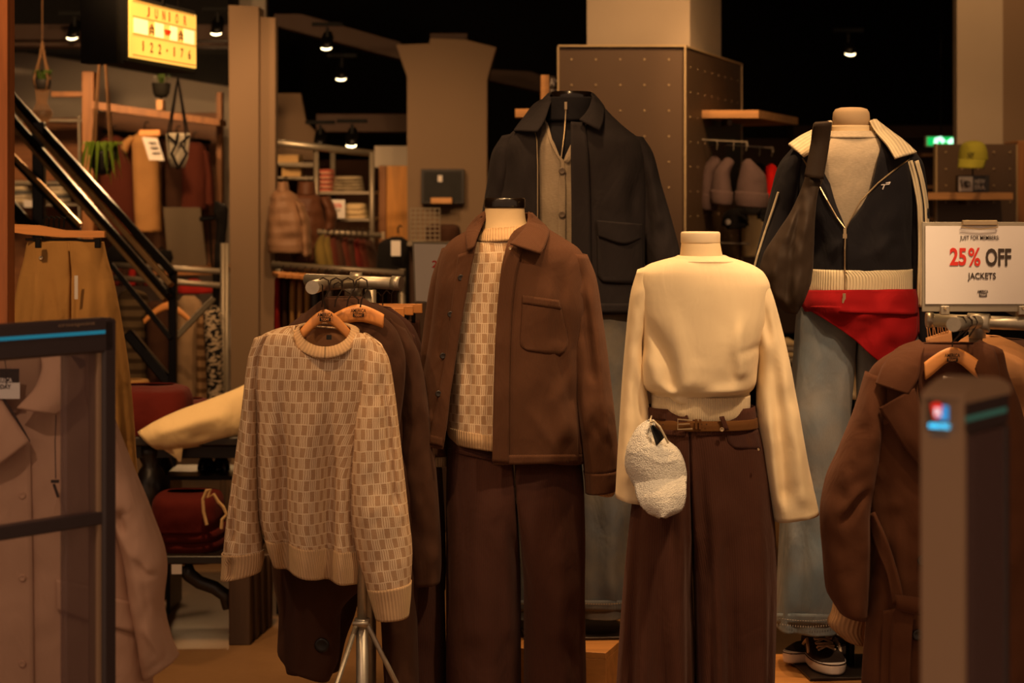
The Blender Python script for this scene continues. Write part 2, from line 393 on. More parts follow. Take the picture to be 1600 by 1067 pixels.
def text(name, body, c, height, width, mat, parent=None, right=Vector((1, 0, 0)), up=Vector((0, 0, 1)), ext=.0006, bold=0, shear=0):
    cu = bpy.data.curves.new(name, 'FONT'); cu.body = body; cu.size = 1; cu.extrude = 0; cu.offset = bold; cu.resolution_u = 3
    t = bpy.data.objects.new('t', cu); me = bpy.data.meshes.new_from_object(t); bpy.data.objects.remove(t); bpy.data.curves.remove(cu)
    n = len(me.vertices); co = np.zeros(n*3); me.vertices.foreach_get('co', co); co = co.reshape(-1, 3)
    lo, hi = co.min(0), co.max(0); sz = hi-lo; mid = (hi+lo)/2
    nx, ny = (co[:, 0]-mid[0])/sz[0]*width, (co[:, 1]-mid[1])/sz[1]*height
    right = right.normalized(); up = up.normalized(); nrm = right.cross(up)
    pts = np.array(c)[None]+nx[:, None]*np.array(right)[None]+ny[:, None]*np.array(up)[None]+np.array(nrm)[None]*ext
    me.vertices.foreach_set('co', pts.ravel()); me.materials.clear(); me.materials.append(mat); me.polygons.foreach_set('use_smooth', [False]*len(me.polygons)); me.update(); me.name = name
    o = link(name, me, parent); s = o.modifiers.new('thickness', 'SOLIDIFY'); s.thickness = .0006; return o
def ptext(name, body, x0, y0, x1, y1, d, mat, parent=None, bold=0):
    a, b = P(x0, y1, d), P(x1, y0, d); return text(name, body, (a+b)/2, b.z-a.z, b.x-a.x, mat, parent, bold=bold)
def button(parent, x, y, on, r, mat, name='button', off=.004):
    dist = (on.depth(x, y) if isinstance(on, Loft) else on)-off
    c = P(x, y, dist); ax = (Vector((1, 0, 0)), Vector((0, 0, 1)), Vector((0, -1, 0)))
    return MB().lathe(c, [(r, -.002), (r*1.02, .0015), (r*.85, .003), (r*.6, .002), (.0005, .0018)], 16, axis=ax).build(name, mat, parent, True)
def ordinal(k): return ['first', 'second', 'third', 'fourth', 'fifth', 'sixth', 'seventh', 'eighth', 'ninth', 'tenth', 'eleventh', 'twelfth', 'thirteenth', 'fourteenth', 'fifteenth', 'sixteenth', 'seventeenth', 'eighteenth', 'nineteenth', 'twentieth'][k]

# ---------------------------------------------------------------- materials
m_floor, nt, b = new_mat('floor'); tc = N(nt, 'ShaderNodeTexCoord')
n1 = noise_(nt, tc.outputs['Object'], 1.6, 5); n2 = noise_(nt, tc.outputs['Object'], 26, 4)
c = mixc(nt, math_(nt, 'ADD', math_(nt, 'MULTIPLY', n1, .7), math_(nt, 'MULTIPLY', n2, .3)), lin((98, 70, 44)), lin((156, 118, 78)))
nt.links.new(c, b.inputs['Base Color']); b.inputs['Roughness'].default_value = .42; bump(nt, b, n2, .08, .002)
m_black = plain('black ceiling paint', (14, 12, 11), .9)
m_duct = plain('dark beam paint', (62, 40, 26), .7)
m_white = plain('off white plaster', (196, 184, 168), .9, var=.05, scale=3)
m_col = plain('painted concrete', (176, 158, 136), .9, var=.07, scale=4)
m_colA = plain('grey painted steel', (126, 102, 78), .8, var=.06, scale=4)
m_peg = plain('dark brown panel', (92, 70, 50), .55, var=.06, scale=12)
m_edge = plain('pale edge trim', (190, 165, 125), .6)
m_oak = wood('oak', (206, 150, 92), .5)
m_oakx = wood('orange wood post', (190, 112, 56), .5, axis=2)
m_frame = wood('pine frame', (150, 98, 52), .55, axis=2)
m_hang = wood('beech hanger', (236, 160, 88), .42, axis=0, var=.18)
m_pod = wood('podium veneer', (186, 128, 68), .5, axis=0, var=.25)
m_dark = plain('blackened wood', (34, 26, 20), .4, coat=.2)
m_blackmetal = plain('black metal', (20, 18, 17), .35, .6)
m_hook = plain('dark steel hook', (70, 60, 52), .35, .9)
m_pipe = plain('galvanised pipe', (190, 180, 160), .42, .75, var=.2, scale=60)
m_rack = plain('grey rack steel', (150, 138, 120), .45, .5)
m_brass = plain('metal zip', (214, 190, 150), .3, .9)
m_paper = plain('white paper', (226, 218, 212), .8, var=.02)
m_board = plain('grey metal board', (160, 150, 132), .45, .4)
m_ink = plain('brown ink', (62, 50, 42), .8)
m_red = plain('red ink', (214, 48, 34), .8)
m_plate = plain('dark steel plate', (48, 38, 32), .4, .4)
m_neck = plain('cream fabric mannequin', (240, 214, 168), .85, var=.04, scale=300)
m_capw = plain('matt cream cap', (226, 204, 168), .7, var=.03)
m_capb = plain('black lacquer cap', (26, 18, 12), .22, coat=.5)
m_white2 = plain('white rubber', (214, 200, 192), .6)
m_tag = plain('black label', (16, 14, 13), .7)
corduroy = cloth('brown corduroy', (84, 54, 36), kind='cord', per=.0042, var=.16, sheen=.3)
cord_tr = cloth('dark brown corduroy', (70, 42, 34), kind='cord', per=.005, var=.16, sheen=.25)
cord_w = cloth('red brown corduroy', (74, 43, 31), kind='cord', per=.006, var=.22, sheen=.4)
basket = cloth('two tone basket knit', (166, 128, 92), kind='basket', rgb2=(224, 200, 168), sheen=.1)
rib_b = cloth('beige rib knit', (206, 172, 132), kind='rib', per=.0085, var=.12)
cream = cloth('cream fine knit', (236, 214, 174), var=.05, fine=900, sheen=.15, crease=.2)
creamrib = cloth('cream rib knit', (232, 214, 176), kind='rib', per=.0085, var=.06)
creamband = cloth('cream fine rib', (236, 214, 174), kind='rib', per=.0045, var=.05)
navy = cloth('navy wool', (44, 39, 40), var=.25)
navykn = cloth('navy knit', (30, 28, 32), var=.2, fine=500)
greykn = cloth('grey heather knit', (158, 142, 120), kind='heather')
greyms = cloth('pale grey melange knit', (188, 172, 148), kind='heather')
denim = cloth('blue grey denim', (132, 130, 128), kind='denim', rgb2=(100, 120, 136), var=.12)
denim2 = cloth('washed dark denim', (124, 116, 104), kind='denim', rgb2=(84, 92, 104))
redwool = cloth('red wool', (140, 10, 16), var=.1)
padbr = cloth('dark olive brown nylon', (50, 38, 28), rough=.7, var=.1, crease=.15)
coatbr = cloth('brown wool coat', (90, 54, 34), var=.18, fine=500, sheen=.3)
coatdk = cloth('dark brown wool', (68, 43, 30), var=.16, sheen=.25)
tan = cloth('camel wool', (194, 142, 96), var=.12)
beigec = cloth('beige cotton twill', (190, 152, 126), rough=.8, var=.06, fine=1200, sheen=.05)
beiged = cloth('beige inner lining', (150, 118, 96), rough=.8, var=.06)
khaki = cloth('khaki twill', (176, 132, 74), var=.14)
dkred = cloth('dark red fleece', (92, 26, 20), var=.12)
creamf = cloth('cream fleece', (250, 220, 164), var=.04)
dkcord = plain('navy draw cord', (40, 34, 40), .8)

def struct(o): o['kind'] = 'structure'; return o
# ---------------------------------------------------------------- setting
fl = mesh('floor', [(-6, 2.2, 0), (6, 2.2, 0), (8, 20, 0), (-8, 20, 0)], [(0, 1, 2, 3)], m_floor, smooth=False); struct(fl)
struct(MB().box((0, 12.0, 3.65), (16, 15.6, .1), bev=.02).build('ceiling', m_black))
struct(MB().box((0, 19.6, 1.8), (16, .1, 3.7), bev=.02).build('wall_back', m_black))
struct(MB().box((-6.2, 12, 1.8), (.1, 15.4, 3.7), bev=.02).build('wall_left', m_duct))
struct(MB().box((6.2, 12, 1.8), (.1, 15.4, 3.7), bev=.02).build('wall_right', m_black))
# white wall behind the junior department, and its dark sloping bulkhead
struct(pbox(-120, -40, 415, 820, 13.6, .12).build('wall_left_rear', m_white))
def slab(name, pts, d0, dep, mat):       # extruded pixel polygon
    n = len(pts); v = [P(x, y, d0) for x, y in pts]; v += [p+Vector((0, dep, 0)) for p in v]
    f = [list(range(n)), list(range(n, 2*n))[::-1]]+[(i, (i+1) % n, n+(i+1) % n, n+i) for i in range(n)]
    return MB().add(v, f).build(name, mat)
bh = slab('trim_1', [(-60, 72), (10, 74), (357, 132), (357, -70), (-60, -70)], 13.0, .5, m_black); struct(bh)
for i, (y0, y1, dd) in enumerate(((38, 62, 12.0), (66, 72, 11.8))):
    struct(pbox(-40, y0, 360, y1, dd, .25).build('trim_%d' % (i+2), m_duct))
struct(slab('trim_4', [(428, 22), (470, 22), (625, 66), (625, 92), (432, 40)], 12.6, .3, m_duct))
struct(slab('wall_rear_stub', [(415, 146), (470, 146), (478, 190), (495, 208), (495, 250), (415, 250)], 13.2, .1, m_colA))
struct(pbox(494, 178, 640, 206, 13.0, .3).build('trim_5', m_duct))
struct(pbox(585, 228, 640, 262, 12.8, .4).build('wall_rear_panel', m_white))
struct(slab('trim_6', [(760, 108), (830, 112), (875, 130), (875, 150), (760, 124)], 13.5, .3, m_duct))
struct(pbox(1240, 196, 1500, 216, 14.5, .3).build('trim_7', m_duct))
struct(pbox(1085, 216, 1500, 520, 14.8, .1).build('wall_right_rear', m_duct))
struct(pbox(430, 250, 1085, 820, 14.6, .1).build('wall_back_centre', plain('dark brown wall', (92, 62, 42), .9)))
# pillars
def pillar(name, poly, d, dep, mat): return struct(slab(name, poly, d, dep, mat))
yb = lambda d: H+EYE*F/d
slabA = slab('pillar_steel', [(357, 8), (404, 10), (404, yb(11)), (362, yb(11))], 11.0, .25, m_colA); struct(slabA)
s2 = slab('pillar_steel_side', [(404, 26), (430, 28), (430, yb(11.2)), (404, yb(11.2))], 11.08, .12, m_colA); struct(s2)
m_colB = plain('grey brown plaster', (128, 106, 84), .9, var=.06, scale=4)
pb = slab('pillar_flared', [(619, 70), (671, 68), (672, 60), (727, 62), (775, 74), (761, 124), (760, yb(12)), (637, yb(12)), (636, 120)], 12.0, .42, m_colB); struct(pb)
struct(pbox(672, 52, 730, 61, 12.05, .3).build('trim_8', m_duct))
cA, cB = P(917, 0, 9.7), P(1078, 0, 9.7); dv_ = Vector((.395, 1.5, 0)).normalized()*.8; cv = []
for q in (cA, cB, cB+dv_, cA+dv_): cv += [Vector((q.x, q.y, 0)), Vector((q.x, q.y, 3.6))]
struct(MB().add(cv, [(0, 2, 3, 1), (2, 4, 5, 3), (4, 6, 7, 5), (6, 0, 1, 7), (0, 6, 4, 2), (1, 3, 5, 7)]).build('pillar_centre', m_col))
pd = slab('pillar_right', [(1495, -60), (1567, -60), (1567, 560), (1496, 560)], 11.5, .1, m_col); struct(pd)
pd2 = slab('pillar_right_side', [(1567, -60), (1604, -60), (1604, 560), (1567, 560)], 11.5, .4, m_colA)  # side face of the same pillar, in a darker colour
struct(pd2)
struct(pbox(-30, -40, 12, 1100, 5.6, .08).build('door_post', m_oakx))

# central display box round the column: front face and receding side, with dowel holes
boxr = thing('display_unit', 'tall dark brown panelled display unit with pale edges around the centre column', 'display unit', P(1070, 700, 9.5))
A0, A1 = P(872, 73, 9.5), P(1070, 73, 9.5); dirv = Vector((.395, 1.5, 0)).normalized(); Lr = 1.5
zt = A0.z; th = .025
MB().box(((A0.x+A1.x)/2, 9.5+th/2, zt/2), (A1.x-A0.x, th, zt), bev=.1).build('front_panel', m_peg, boxr)
cs_ = Vector((A1.x, 9.5, 0))+dirv*(Lr/2)+Vector((-dirv.y, dirv.x, 0))*(th/2)
ax_ = (dirv, Vector((-dirv.y, dirv.x, 0)), Vector((0, 0, 1)))
MB().box((cs_.x, cs_.y, zt/2), (Lr, th, zt), bev=.1, ax=ax_).build('side_panel', m_peg, boxr)
for (x, yy) in ((A0.x, 9.49), (A1.x, 9.488)):
    MB().box((x, yy, zt/2), (.008, .01, zt)).build('edge_strip', m_edge, boxr)
e2 = Vector((A1.x, 9.5, 0))+dirv*Lr
MB().box((e2.x, e2.y, zt/2), (.01, .01, zt)).build('edge_strip', m_edge, boxr)
MB().box(((A0.x+A1.x)/2, 9.49, zt+.003), (A1.x-A0.x, .012, .008)).build('edge_strip', m_edge, boxr)
cs2 = Vector((A1.x, 9.5, 0))+dirv*(Lr/2)
MB().box((cs2.x, cs2.y, zt+.003), (Lr, .012, .008), ax=ax_).build('edge_strip', m_edge, boxr)
hp = MB()
for i in range(5):
    for j in range(14):
        x = 893+i*38; y = 93+j*40; c0 = P(x, y, 9.498)
        hp.lathe(c0, [(.0045, 0), (.003, .002)], 8, axis=(Vector((1, 0, 0)), Vector((0, 0, 1)), Vector((0, -1, 0))))
for i in range(8):
    for j in range(12):
        q = Vector((A1.x, 9.5, zt-.08-.105*j))+dirv*(.12+.18*i)+Vector((dirv.y, -dirv.x, 0))*.001
        hp.lathe(q, [(.004, 0), (.003, .002)], 8, axis=(dirv, Vector((0, 0, 1)), Vector((dirv.y, -dirv.x, 0))))
hp.build('dowel_hole', m_edge, boxr)['kind'] = 'stuff'
# shelf to the right of the display box
t = thing('wall_shelf', 'orange wooden shelf jutting from the right side of the brown display unit above the beanies', 'shelf', P(1150, 190, 9.9))
v = [P(1088, 172, 9.9), P(1185, 178, 9.9), P(1247, 191, 11.0), P(1120, 186, 11.4)]
zz = v[0].z; v = [Vector((q.x, q.y, zz)) for q in v]; v[1].x = P(1185, 0, 9.9).x
lo = [q-Vector((0, 0, .034)) for q in v]
MB().add(v+lo, [(0, 1, 2, 3), (7, 6, 5, 4), (0, 4, 5, 1), (1, 5, 6, 2), (2, 6, 7, 3), (3, 7, 4, 0)]).build('board', m_oak, t)
MB().box((v[0].x+.15, 10.1, zz-.05), (.02, .3, .03)).build('bracket', m_peg, t)
t = thing('wall_shelf', 'short wooden shelf left of the brown display unit above the navy jacket collar', 'shelf', P(850, 178, 9.6))
pbox(805, 170, 874, 183, 9.55, .2).build('board', m_oak, t)
pbox(860, 184, 870, 196, 9.6, .16).build('bracket', m_peg, t)
t = thing('sign_block', 'small upright wooden sign block standing on the short shelf beside the display unit', 'sign', P(858, 168, 9.6))
pbox(845, 117, 858, 168, 9.58, .16, bev=.08).build('block', m_oak, t)
pbox(858, 119, 873, 168, 9.6, .1, bev=.05).build('face', m_ink, t)
ptext('lettering', 'AM', 859, 122, 872, 134, 9.597, m_paper, t)
ptext('lettering', 'TO', 859, 140, 872, 146, 9.597, m_paper, t)

# exit sign, right display panel with shelf, cap, sign
t = thing('exit_sign', 'green and white lit emergency exit sign hanging beside the right pillar', 'sign', P(1470, 220, 12.6))
MB().tube([P(1470, 213, 12.63), P(1470, -260, 12.63)], .003, 5).build('suspension_rod', m_black, t)
pbox(1447, 213, 1497, 229, 12.6, .06).build('housing', plain('white plastic', (200, 220, 205), .5), t)
g_green = glow('exit green', (0, 150, 70), 1.6); g_wh = glow('exit white', (200, 255, 225), 1.6)
pbox(1449, 214, 1478, 227, 12.595, .01).build('green_panel', g_green, t); pbox(1479, 214, 1495, 227, 12.595, .01).build('green_panel', g_green, t)
MB().tube([P(1462, 226, 12.59), P(1463, 218, 12.59), P(1469, 216, 12.59), P(1475, 222, 12.59)], .012).build('arrow', g_wh, t)
MB().tube([P(1482, 224, 12.59), P(1487, 219, 12.59), P(1494, 224, 12.59)], .014).build('running_figure', g_wh, t)
t = thing('display_stand', 'dark brown back panel standing in front of the right pillar behind the yellow cap', 'panel', P(1526, 600, 10.8))
pbox(1463, 225, 1588, 600, 10.8, .06, bev=.03).build('board', m_peg, t)
pbox(1462, 224, 1464.5, 600, 10.79, .06).build('edge_strip', m_edge, t); pbox(1588, 226, 1590, 600, 10.79, .06).build('edge_strip', m_edge, t)
hp = MB()
for i in range(5):
    for j in range(4):
        c0 = P(1478+i*25, 238+j*26, 10.797); hp.lathe(c0, [(.005, 0), (.003, .004)], 8, axis=(Vector((1, 0, 0)), Vector((0, 0, 1)), Vector((0, -1, 0))))
hp.build('dowel_hole', m_edge, t)['kind'] = 'stuff'
pbox(1590, 220, 1640, 620, 11.0, .3).build('side_cladding', m_frame); tag(bpy.data.objects['side_cladding'], 'brown wooden cladding at the right edge beside the dark display stand', 'cladding')
t = thing('wall_shelf', 'narrow wooden shelf under the yellow cap on the right display panel', 'shelf', P(1520, 308, 10.7))
pbox(1448, 301, 1583, 312, 10.52, .26, bev=.06).build('board', m_oak, t); pbox(1510, 312, 1516, 320, 10.6, .18).build('bracket', m_peg, t)
t = thing('shelf_sign', 'small framed sign with a white left half and dark right half on the narrow shelf', 'sign', P(1525, 300, 10.6))
pbox(1496, 274, 1546, 301, 10.6, .05).build('frame', m_dark, t); pbox(1498, 276, 1520, 299, 10.595, .01).build('white_panel', m_paper, t)
ptext('lettering', 'NEW', 1523, 280, 1539, 287, 10.594, m_paper, t, .02); ptext('lettering', 'ERA', 1523, 289, 1539, 296, 10.594, m_paper, t, .02)
for q in (((1501, 281), (1503, 293), (1507, 285), (1509, 293)), ((1508, 283), (1512, 293), (1516, 289)), ((1510, 283), (1516, 286))):
    MB().tube([P(x, y, 10.59) for x, y in q], .0035, 5).build('emblem', m_ink, t)
t = thing('baseball_cap', 'yellow green baseball cap on a thin stand above the small framed sign', 'cap', P(1520, 260, 10.6))
ycap = cloth('yellow green twill', (196, 188, 70), var=.1)
Loft(10.55, rows_h([(220, 1516, 1526, .03), (222, 1508, 1533, .05), (228, 1502, 1539, .075), (240, 1499, 1542, .088), (250, 1498, 1543, .09)]), n=32, step=2).build('crown', ycap, t, .002)
strip('brim', [(1498, 248, .05), (1496, 262, .1)], [(1541, 250, .05), (1537, 263, .1)], 10.5, ycap, t, bulge=.06, nu=12, step=3)
MB().tube([P(1520, 240, 10.6), P(1520, 274, 10.6)], .004, 6).build('stand', m_blackmetal, t)
text('emblem', 'NY', P(1517, 243, 10.46), .03, .03, m_ink, t, bold=.01)

# beanies on prongs
rodm = m_rack
def prong(x0, y0, x1, y1, d, lab):
    t = thing('display_prong', lab, 'hook', P(x0, y0, d)); MB().tube([P(x0, y0, d), P(x1, y1, d), P(x1, y1+7, d)], .004, 6).build('rod', rodm, t)
    for u in (.35, .7, .97):
        xx = x0+(x1-x0)*u; yy = y0+(y1-y0)*u; MB().tube([P(xx, yy-2, d), P(xx+1, yy+6, d-.004), P(xx, yy+14, d)], .002, 5).build('loop', rodm, t)
prong(1094, 218, 1168, 222, 9.9, 'upper front metal prong under the orange shelf, carrying grey beanies')
prong(1136, 226, 1208, 231, 10.5, 'lower rear metal prong under the orange shelf, carrying the red beanie')
brn = cloth('brown grey rib knit', (104, 84, 82), kind='rib', per=.009); rdk = cloth('bright red rib knit', (236, 28, 18), kind='rib', per=.009)
blk = cloth('black cotton', (18, 15, 15), var=.3)
def beanie(lab, xs, yt, yc, yb_, d, mt, tilt=0):
    xl, xr = xs; cx = (xl+xr)/2+tilt
    t = thing('beanie', lab, 'beanie', P((xl+xr)/2, yb_, d))
    Loft(d, [(cx-3, yt, cx+3, yt, .02, 0), (cx-9, yt+6, cx+10, yt+7, .045, 0), (xl+5, (yt+yc)/2, xr-4, (yt+yc)/2+2, .075, 0), (xl+1, yc, xr-1, yc+3, .085, 0), (xl+2, yc+10, xr-2, yc+12, .085, 0)], n=36, step=4, wr=.006, wrs=20).build('crown', mt, t)
    Loft(d, [(xl-1, yc-2, xr+1, yc+2, .092, 0), (xl-2, yc+10, xr+2, yc+13, .096, 0), (xl, yb_-3, xr, yb_, .092, 0)], n=36, step=4).build('cuff', mt, t)
beanie('brown grey ribbed beanie hanging leftmost under the orange shelf', (1088, 1120), 244, 303, 330, 10.0, brn, 12)
beanie('brown grey ribbed beanie hanging between two others, its cuff tilted up', (1110, 1144), 246, 298, 322, 9.92, brn, 10)
beanie('brown grey ribbed beanie in front of the red one, with a wide cuff', (1150, 1200), 248, 300, 326, 9.85, brn, -6)
beanie('bright red beanie hanging behind the brown grey ones', (1189, 1216), 256, 300, 332, 10.5, rdk, 2)
beanie('black beanie half hidden between the brown grey and red beanies', (1168, 1196), 254, 300, 330, 10.7, blk, 4)
for i, (x0, x1, y0, y1, l) in enumerate(((1128, 1170, 332, 357, 'black cap with small white mark hanging below the grey beanies'), (1150, 1190, 312, 334, 'black cap hanging behind the wide cuffed beanie'), (1183, 1212, 326, 346, 'black cap hanging below the red beanie'))):
    t = thing('baseball_cap', l, 'cap', P(x0, y1, 10.3))
    Loft(10.3, rows_h([(y0-6, x0+14, x1-12, .03), (y0, x0+6, x1-5, .06), (y0+8, x0+1, x1-1, .075), (y1-4, x0, x1, .08)]), n=28, step=3).build('crown', blk, t, .002)
    strip('brim', [(x0+2, y1-8, .05), (x0+8, y1+1, .1)], [(x1-1, y1-8, .05), (x1-4, y1-1, .1)], 10.26, blk, t, bulge=.03, nu=8, step=3)
    if i == 0: MB().lathe(P(1137, 347, 10.15), [(.014, 0), (.01, .004)], 10, axis=(Vector((1, 0, 0)), Vector((0, 0, 1)), Vector((0, -1, 0)))).build('emblem', m_paper, t)
t = thing('hanging_shirt', 'pale yellow top hanging below the caps beside the display unit', 'top', P(1175, 400, 10.9))
Loft(10.9, rows_h([(336, 1168, 1182, .03), (342, 1160, 1192, .05), (360, 1158, 1196, .06), (400, 1160, 1194, .06)]), n=32, step=5, wr=.012, wrs=22).build('body', creamf, t)
MB().tube([P(1090, 378, 10.0), P(1172, 381, 10.0)], .004, 6).build('display_rod', rodm); tag(bpy.data.objects['display_rod'], 'thin metal rod behind the cream mannequin neck', 'rail')
for k in range(4):
    MB_ = pbox(1224, 533+k*9, 1243, 541+k*9, 9.2, .22, bev=.4); o = MB_.build('folded_garment', [creamf, greyms, creamf, greyms][k], None, True)
    tag(o, 'folded pale garment, %s from the top of the stack between cream sleeve and jeans' % ordinal(k), 'garment', 'folded garments between the cream sleeve and the jeans')
t = thing('side_table', 'low dark table carrying pale folded clothes behind the jeans mannequin', 'table', P(1230, 640, 9.2)); pbox(1195, 570, 1262, 576, 9.1, .4).build('tabletop', m_dark, t)
for x in (1200, 1256): pbox(x, 576, x+5, yb(9.2), 9.2, .04).build('leg', m_dark, t)

# ceiling lights
def lamp(x, y, d, lab, r=.05, k=9):
    t = thing('ceiling_spotlight', lab, 'light', P(x, y, d)); c0 = P(x, y, d)
    MB().lathe(c0+Vector((0, .005, .0)), [(r*1.15, 0), (r*1.15, .09), (r*.7, .13)], 16, axis=(Vector((1, 0, 0)), Vector((0, -.5, .87)).cross(Vector((1, 0, 0))), Vector((0, .75, .66)))).build('housing', m_blackmetal, t, True)
    MB().lathe(c0, [(r, -.004), (r*.9, .0)], 16, axis=(Vector((1, 0, 0)), Vector((0, -.5, .87)).cross(Vector((1, 0, 0))), Vector((0, .75, .66)))).build('lens', g_lamp, t)
    MB().tube([c0+Vector((0, .06, .06)), c0+Vector((0, .06, .11))], .008, 6).build('stem', m_black, t); MB().box(c0+Vector((0, .06, .125)), (.16, .03, .02)).build('track', m_trk, t)
m_trk = plain('black track', (4, 4, 4), .95)
g_lamp = glow('lamp lens', (255, 226, 170), 7)
for x, y, d, l in ((113, 58, 11.6, 'lit spotlight leftmost above the hanging plants'), (171, 48, 11.6, 'lit spotlight just left of the light box sign'), (338, 51, 11.6, 'lit spotlight between the light box and the steel pillar'),
                   (549, 226, 11.9, 'round bright spotlight above the grey clothes rack'), (499, 227, 12.2, 'lit spotlight beside the round bright one above the rack'), (510, 74, 11.9, 'dim spotlight high between the two pillars'), (1328, 83, 12.0, 'lone lit spotlight in the black ceiling above the grey shirt mannequin'), (533, 122, 12.3, 'small pendant spotlight left of the flared pillar')):
    lamp(x, y, d, l, .028)

# light box
t = thing('light_box', 'hanging lit cinema style letter board reading junior sizes in a black case', 'sign', P(253, 60, 9.3))
a0, a1 = P(200, 0, 9.2), P(304, 0, 10.1)
ztop, zbot = P(200, -4, 9.2).z, P(205, 91, 9.2).z; a0.z = a1.z = 0
rt = (a1-a0).normalized(); wd = (a1-a0).length; nm = rt.cross(Vector((0, 0, 1))); mid = (a0+a1)/2; axb = (rt, -nm, Vector((0, 0, 1)))
cz = (ztop+zbot)/2; hh = ztop-zbot
MB().box(mid-nm*.08+Vector((0, 0, cz)), (wd+.03, .16, hh+.03), ax=axb, bev=.05).build('case', m_black, t)
MB().box(mid+Vector((0, 0, cz))-nm*.09-rt*(wd/2+.05), (.1, .15, hh+.05), ax=axb, bev=.05).build('side', m_black, t)
g_face = glow('light box face', (255, 196, 84), .95); g_tile = glow('blank letter tile', (255, 226, 160), 1.0)
MB().box(mid+nm*.004+Vector((0, 0, cz)), (wd-.01, .01, hh-.01), ax=axb, bev=.02).build('face', g_face, t)
def onface(u, v, off=.012): return a0+rt*(wd*u)+Vector((0, 0, ztop-hh*v))+nm*off
m_line = glow('letter rail', (190, 140, 60), .55)
for v_ in (.04, .295, .585, .93):
    MB().tube([onface(.03, v_), onface(.97, v_)], .003, 6).build('letter_rail', m_line, t)
for u0, u1 in ((.05, .24), (.35, .47), (.58, .68), (.79, .95)):
    MB().box(onface((u0+u1)/2, .44, .011), (wd*(u1-u0), .003, hh*.24), ax=axb, bev=.02).build('letter_tile', g_tile, t)
m_redg = glow('red letter', (225, 60, 10), .5); m_blkg = glow('dark letter', (110, 40, 10), .18)
for txt, u, v_, mt in (('J', .24, .17, m_redg), ('U', .36, .17, m_redg), ('N', .47, .17, m_redg), ('I', .555, .17, m_redg), ('O', .67, .17, m_redg), ('R', .8, .17, m_redg),
                       ('1', .17, .76, m_blkg), ('2', .29, .76, m_blkg), ('2', .41, .76, m_blkg), ('-', .52, .76, m_blkg), ('1', .63, .76, m_blkg), ('7', .75, .76, m_blkg), ('6', .87, .76, m_blkg)):
    ww = {'I': .013, '1': .013, '-': .02}.get(txt, .04); hhh = .01 if txt == '-' else hh*.17
    if txt in 'I1': MB().box(onface(u, v_, .013), (.008, .004, hhh), ax=axb).build('letter', mt, t)
    else: text('letter', txt, onface(u, v_, .013), hhh, ww, mt, t, right=rt, bold=.015)
for u in (.29, .73):
    for dy in (-.03, .02):
        MB().tube([onface(u-.035, .45+dy+.03, .014), onface(u, .40+dy, .014), onface(u+.035, .45+dy+.03, .014)], .0025, 6).build('symbol', m_blkg, t)
    for sg in (-1, 1): MB().tube([onface(u, .48, .014), onface(u+sg*.035, .54, .014)], .0025, 6).build('symbol', m_blkg, t)
for k, hw_ in enumerate((.04, .034, .024)): MB().tube([onface(.525-hw_, .42+k*.03, .014), onface(.525+hw_, .42+k*.03, .014)], .005, 6).build('symbol', m_redg, t)
MB().tube([mid+Vector((0, 0, ztop)), mid+Vector((0, 0, ztop+1))], .01, 6).build('suspension_rod', m_blackmetal, t)

# ---------------------------------------------------------------- mannequins and their clothes
def mannequin(lab, d, neck, cap, capmat, torso, floor_z=0.0, dome=False, foot=True):
    """neck rows (y, xl, xr), cap (xl, xr, ytop, ybot)"""
    cx = (cap[0]+cap[1])/2; s = F/d
    t = thing('mannequin', lab, 'mannequin', Vector((P(cx, 0, d).x, d, floor_z)))
    Loft(d, rows_h([(y, a, b_, (b_-a)/2/s) for y, a, b_ in neck]), e=2.05, n=40, step=4).build('neck', m_neck, t, .002)
    r = (cap[1]-cap[0])/2/s; c0 = P(cx, cap[3], d); h = (cap[3]-cap[2])/s
    prof = [(r, 0), (r*1.015, h*.15), (r*1.015, h*.85), (r*.97, h*.97), (r*.9, h), (r*.3, h*1.02)] if not dome else [(r, 0), (r, h*.5), (r*.97, h*.75), (r*.85, h*.92), (r*.55, h), (r*.1, h*1.02)]
    MB().lathe(c0, prof, 36).build('neck_cap', capmat, t, True)
    Loft(d, rows_h([(y, a, b_, dp, 0) for y, a, b_, dp in torso]), n=40, step=14).build('torso', m_neck, t, .002)
    MB().tube([P(cx, torso[-1][0]-40, d+.02), Vector((P(cx, 0, d).x, d+.02, floor_z+.01))], .012, 10).build('support_pole', m_blackmetal, t)
    MB().box(Vector((P(cx, 0, d).x, d, floor_z+.005)), (.3, .3, .008), rz=.1, bev=.3).build('base_plate', m_plate, t)
    return t
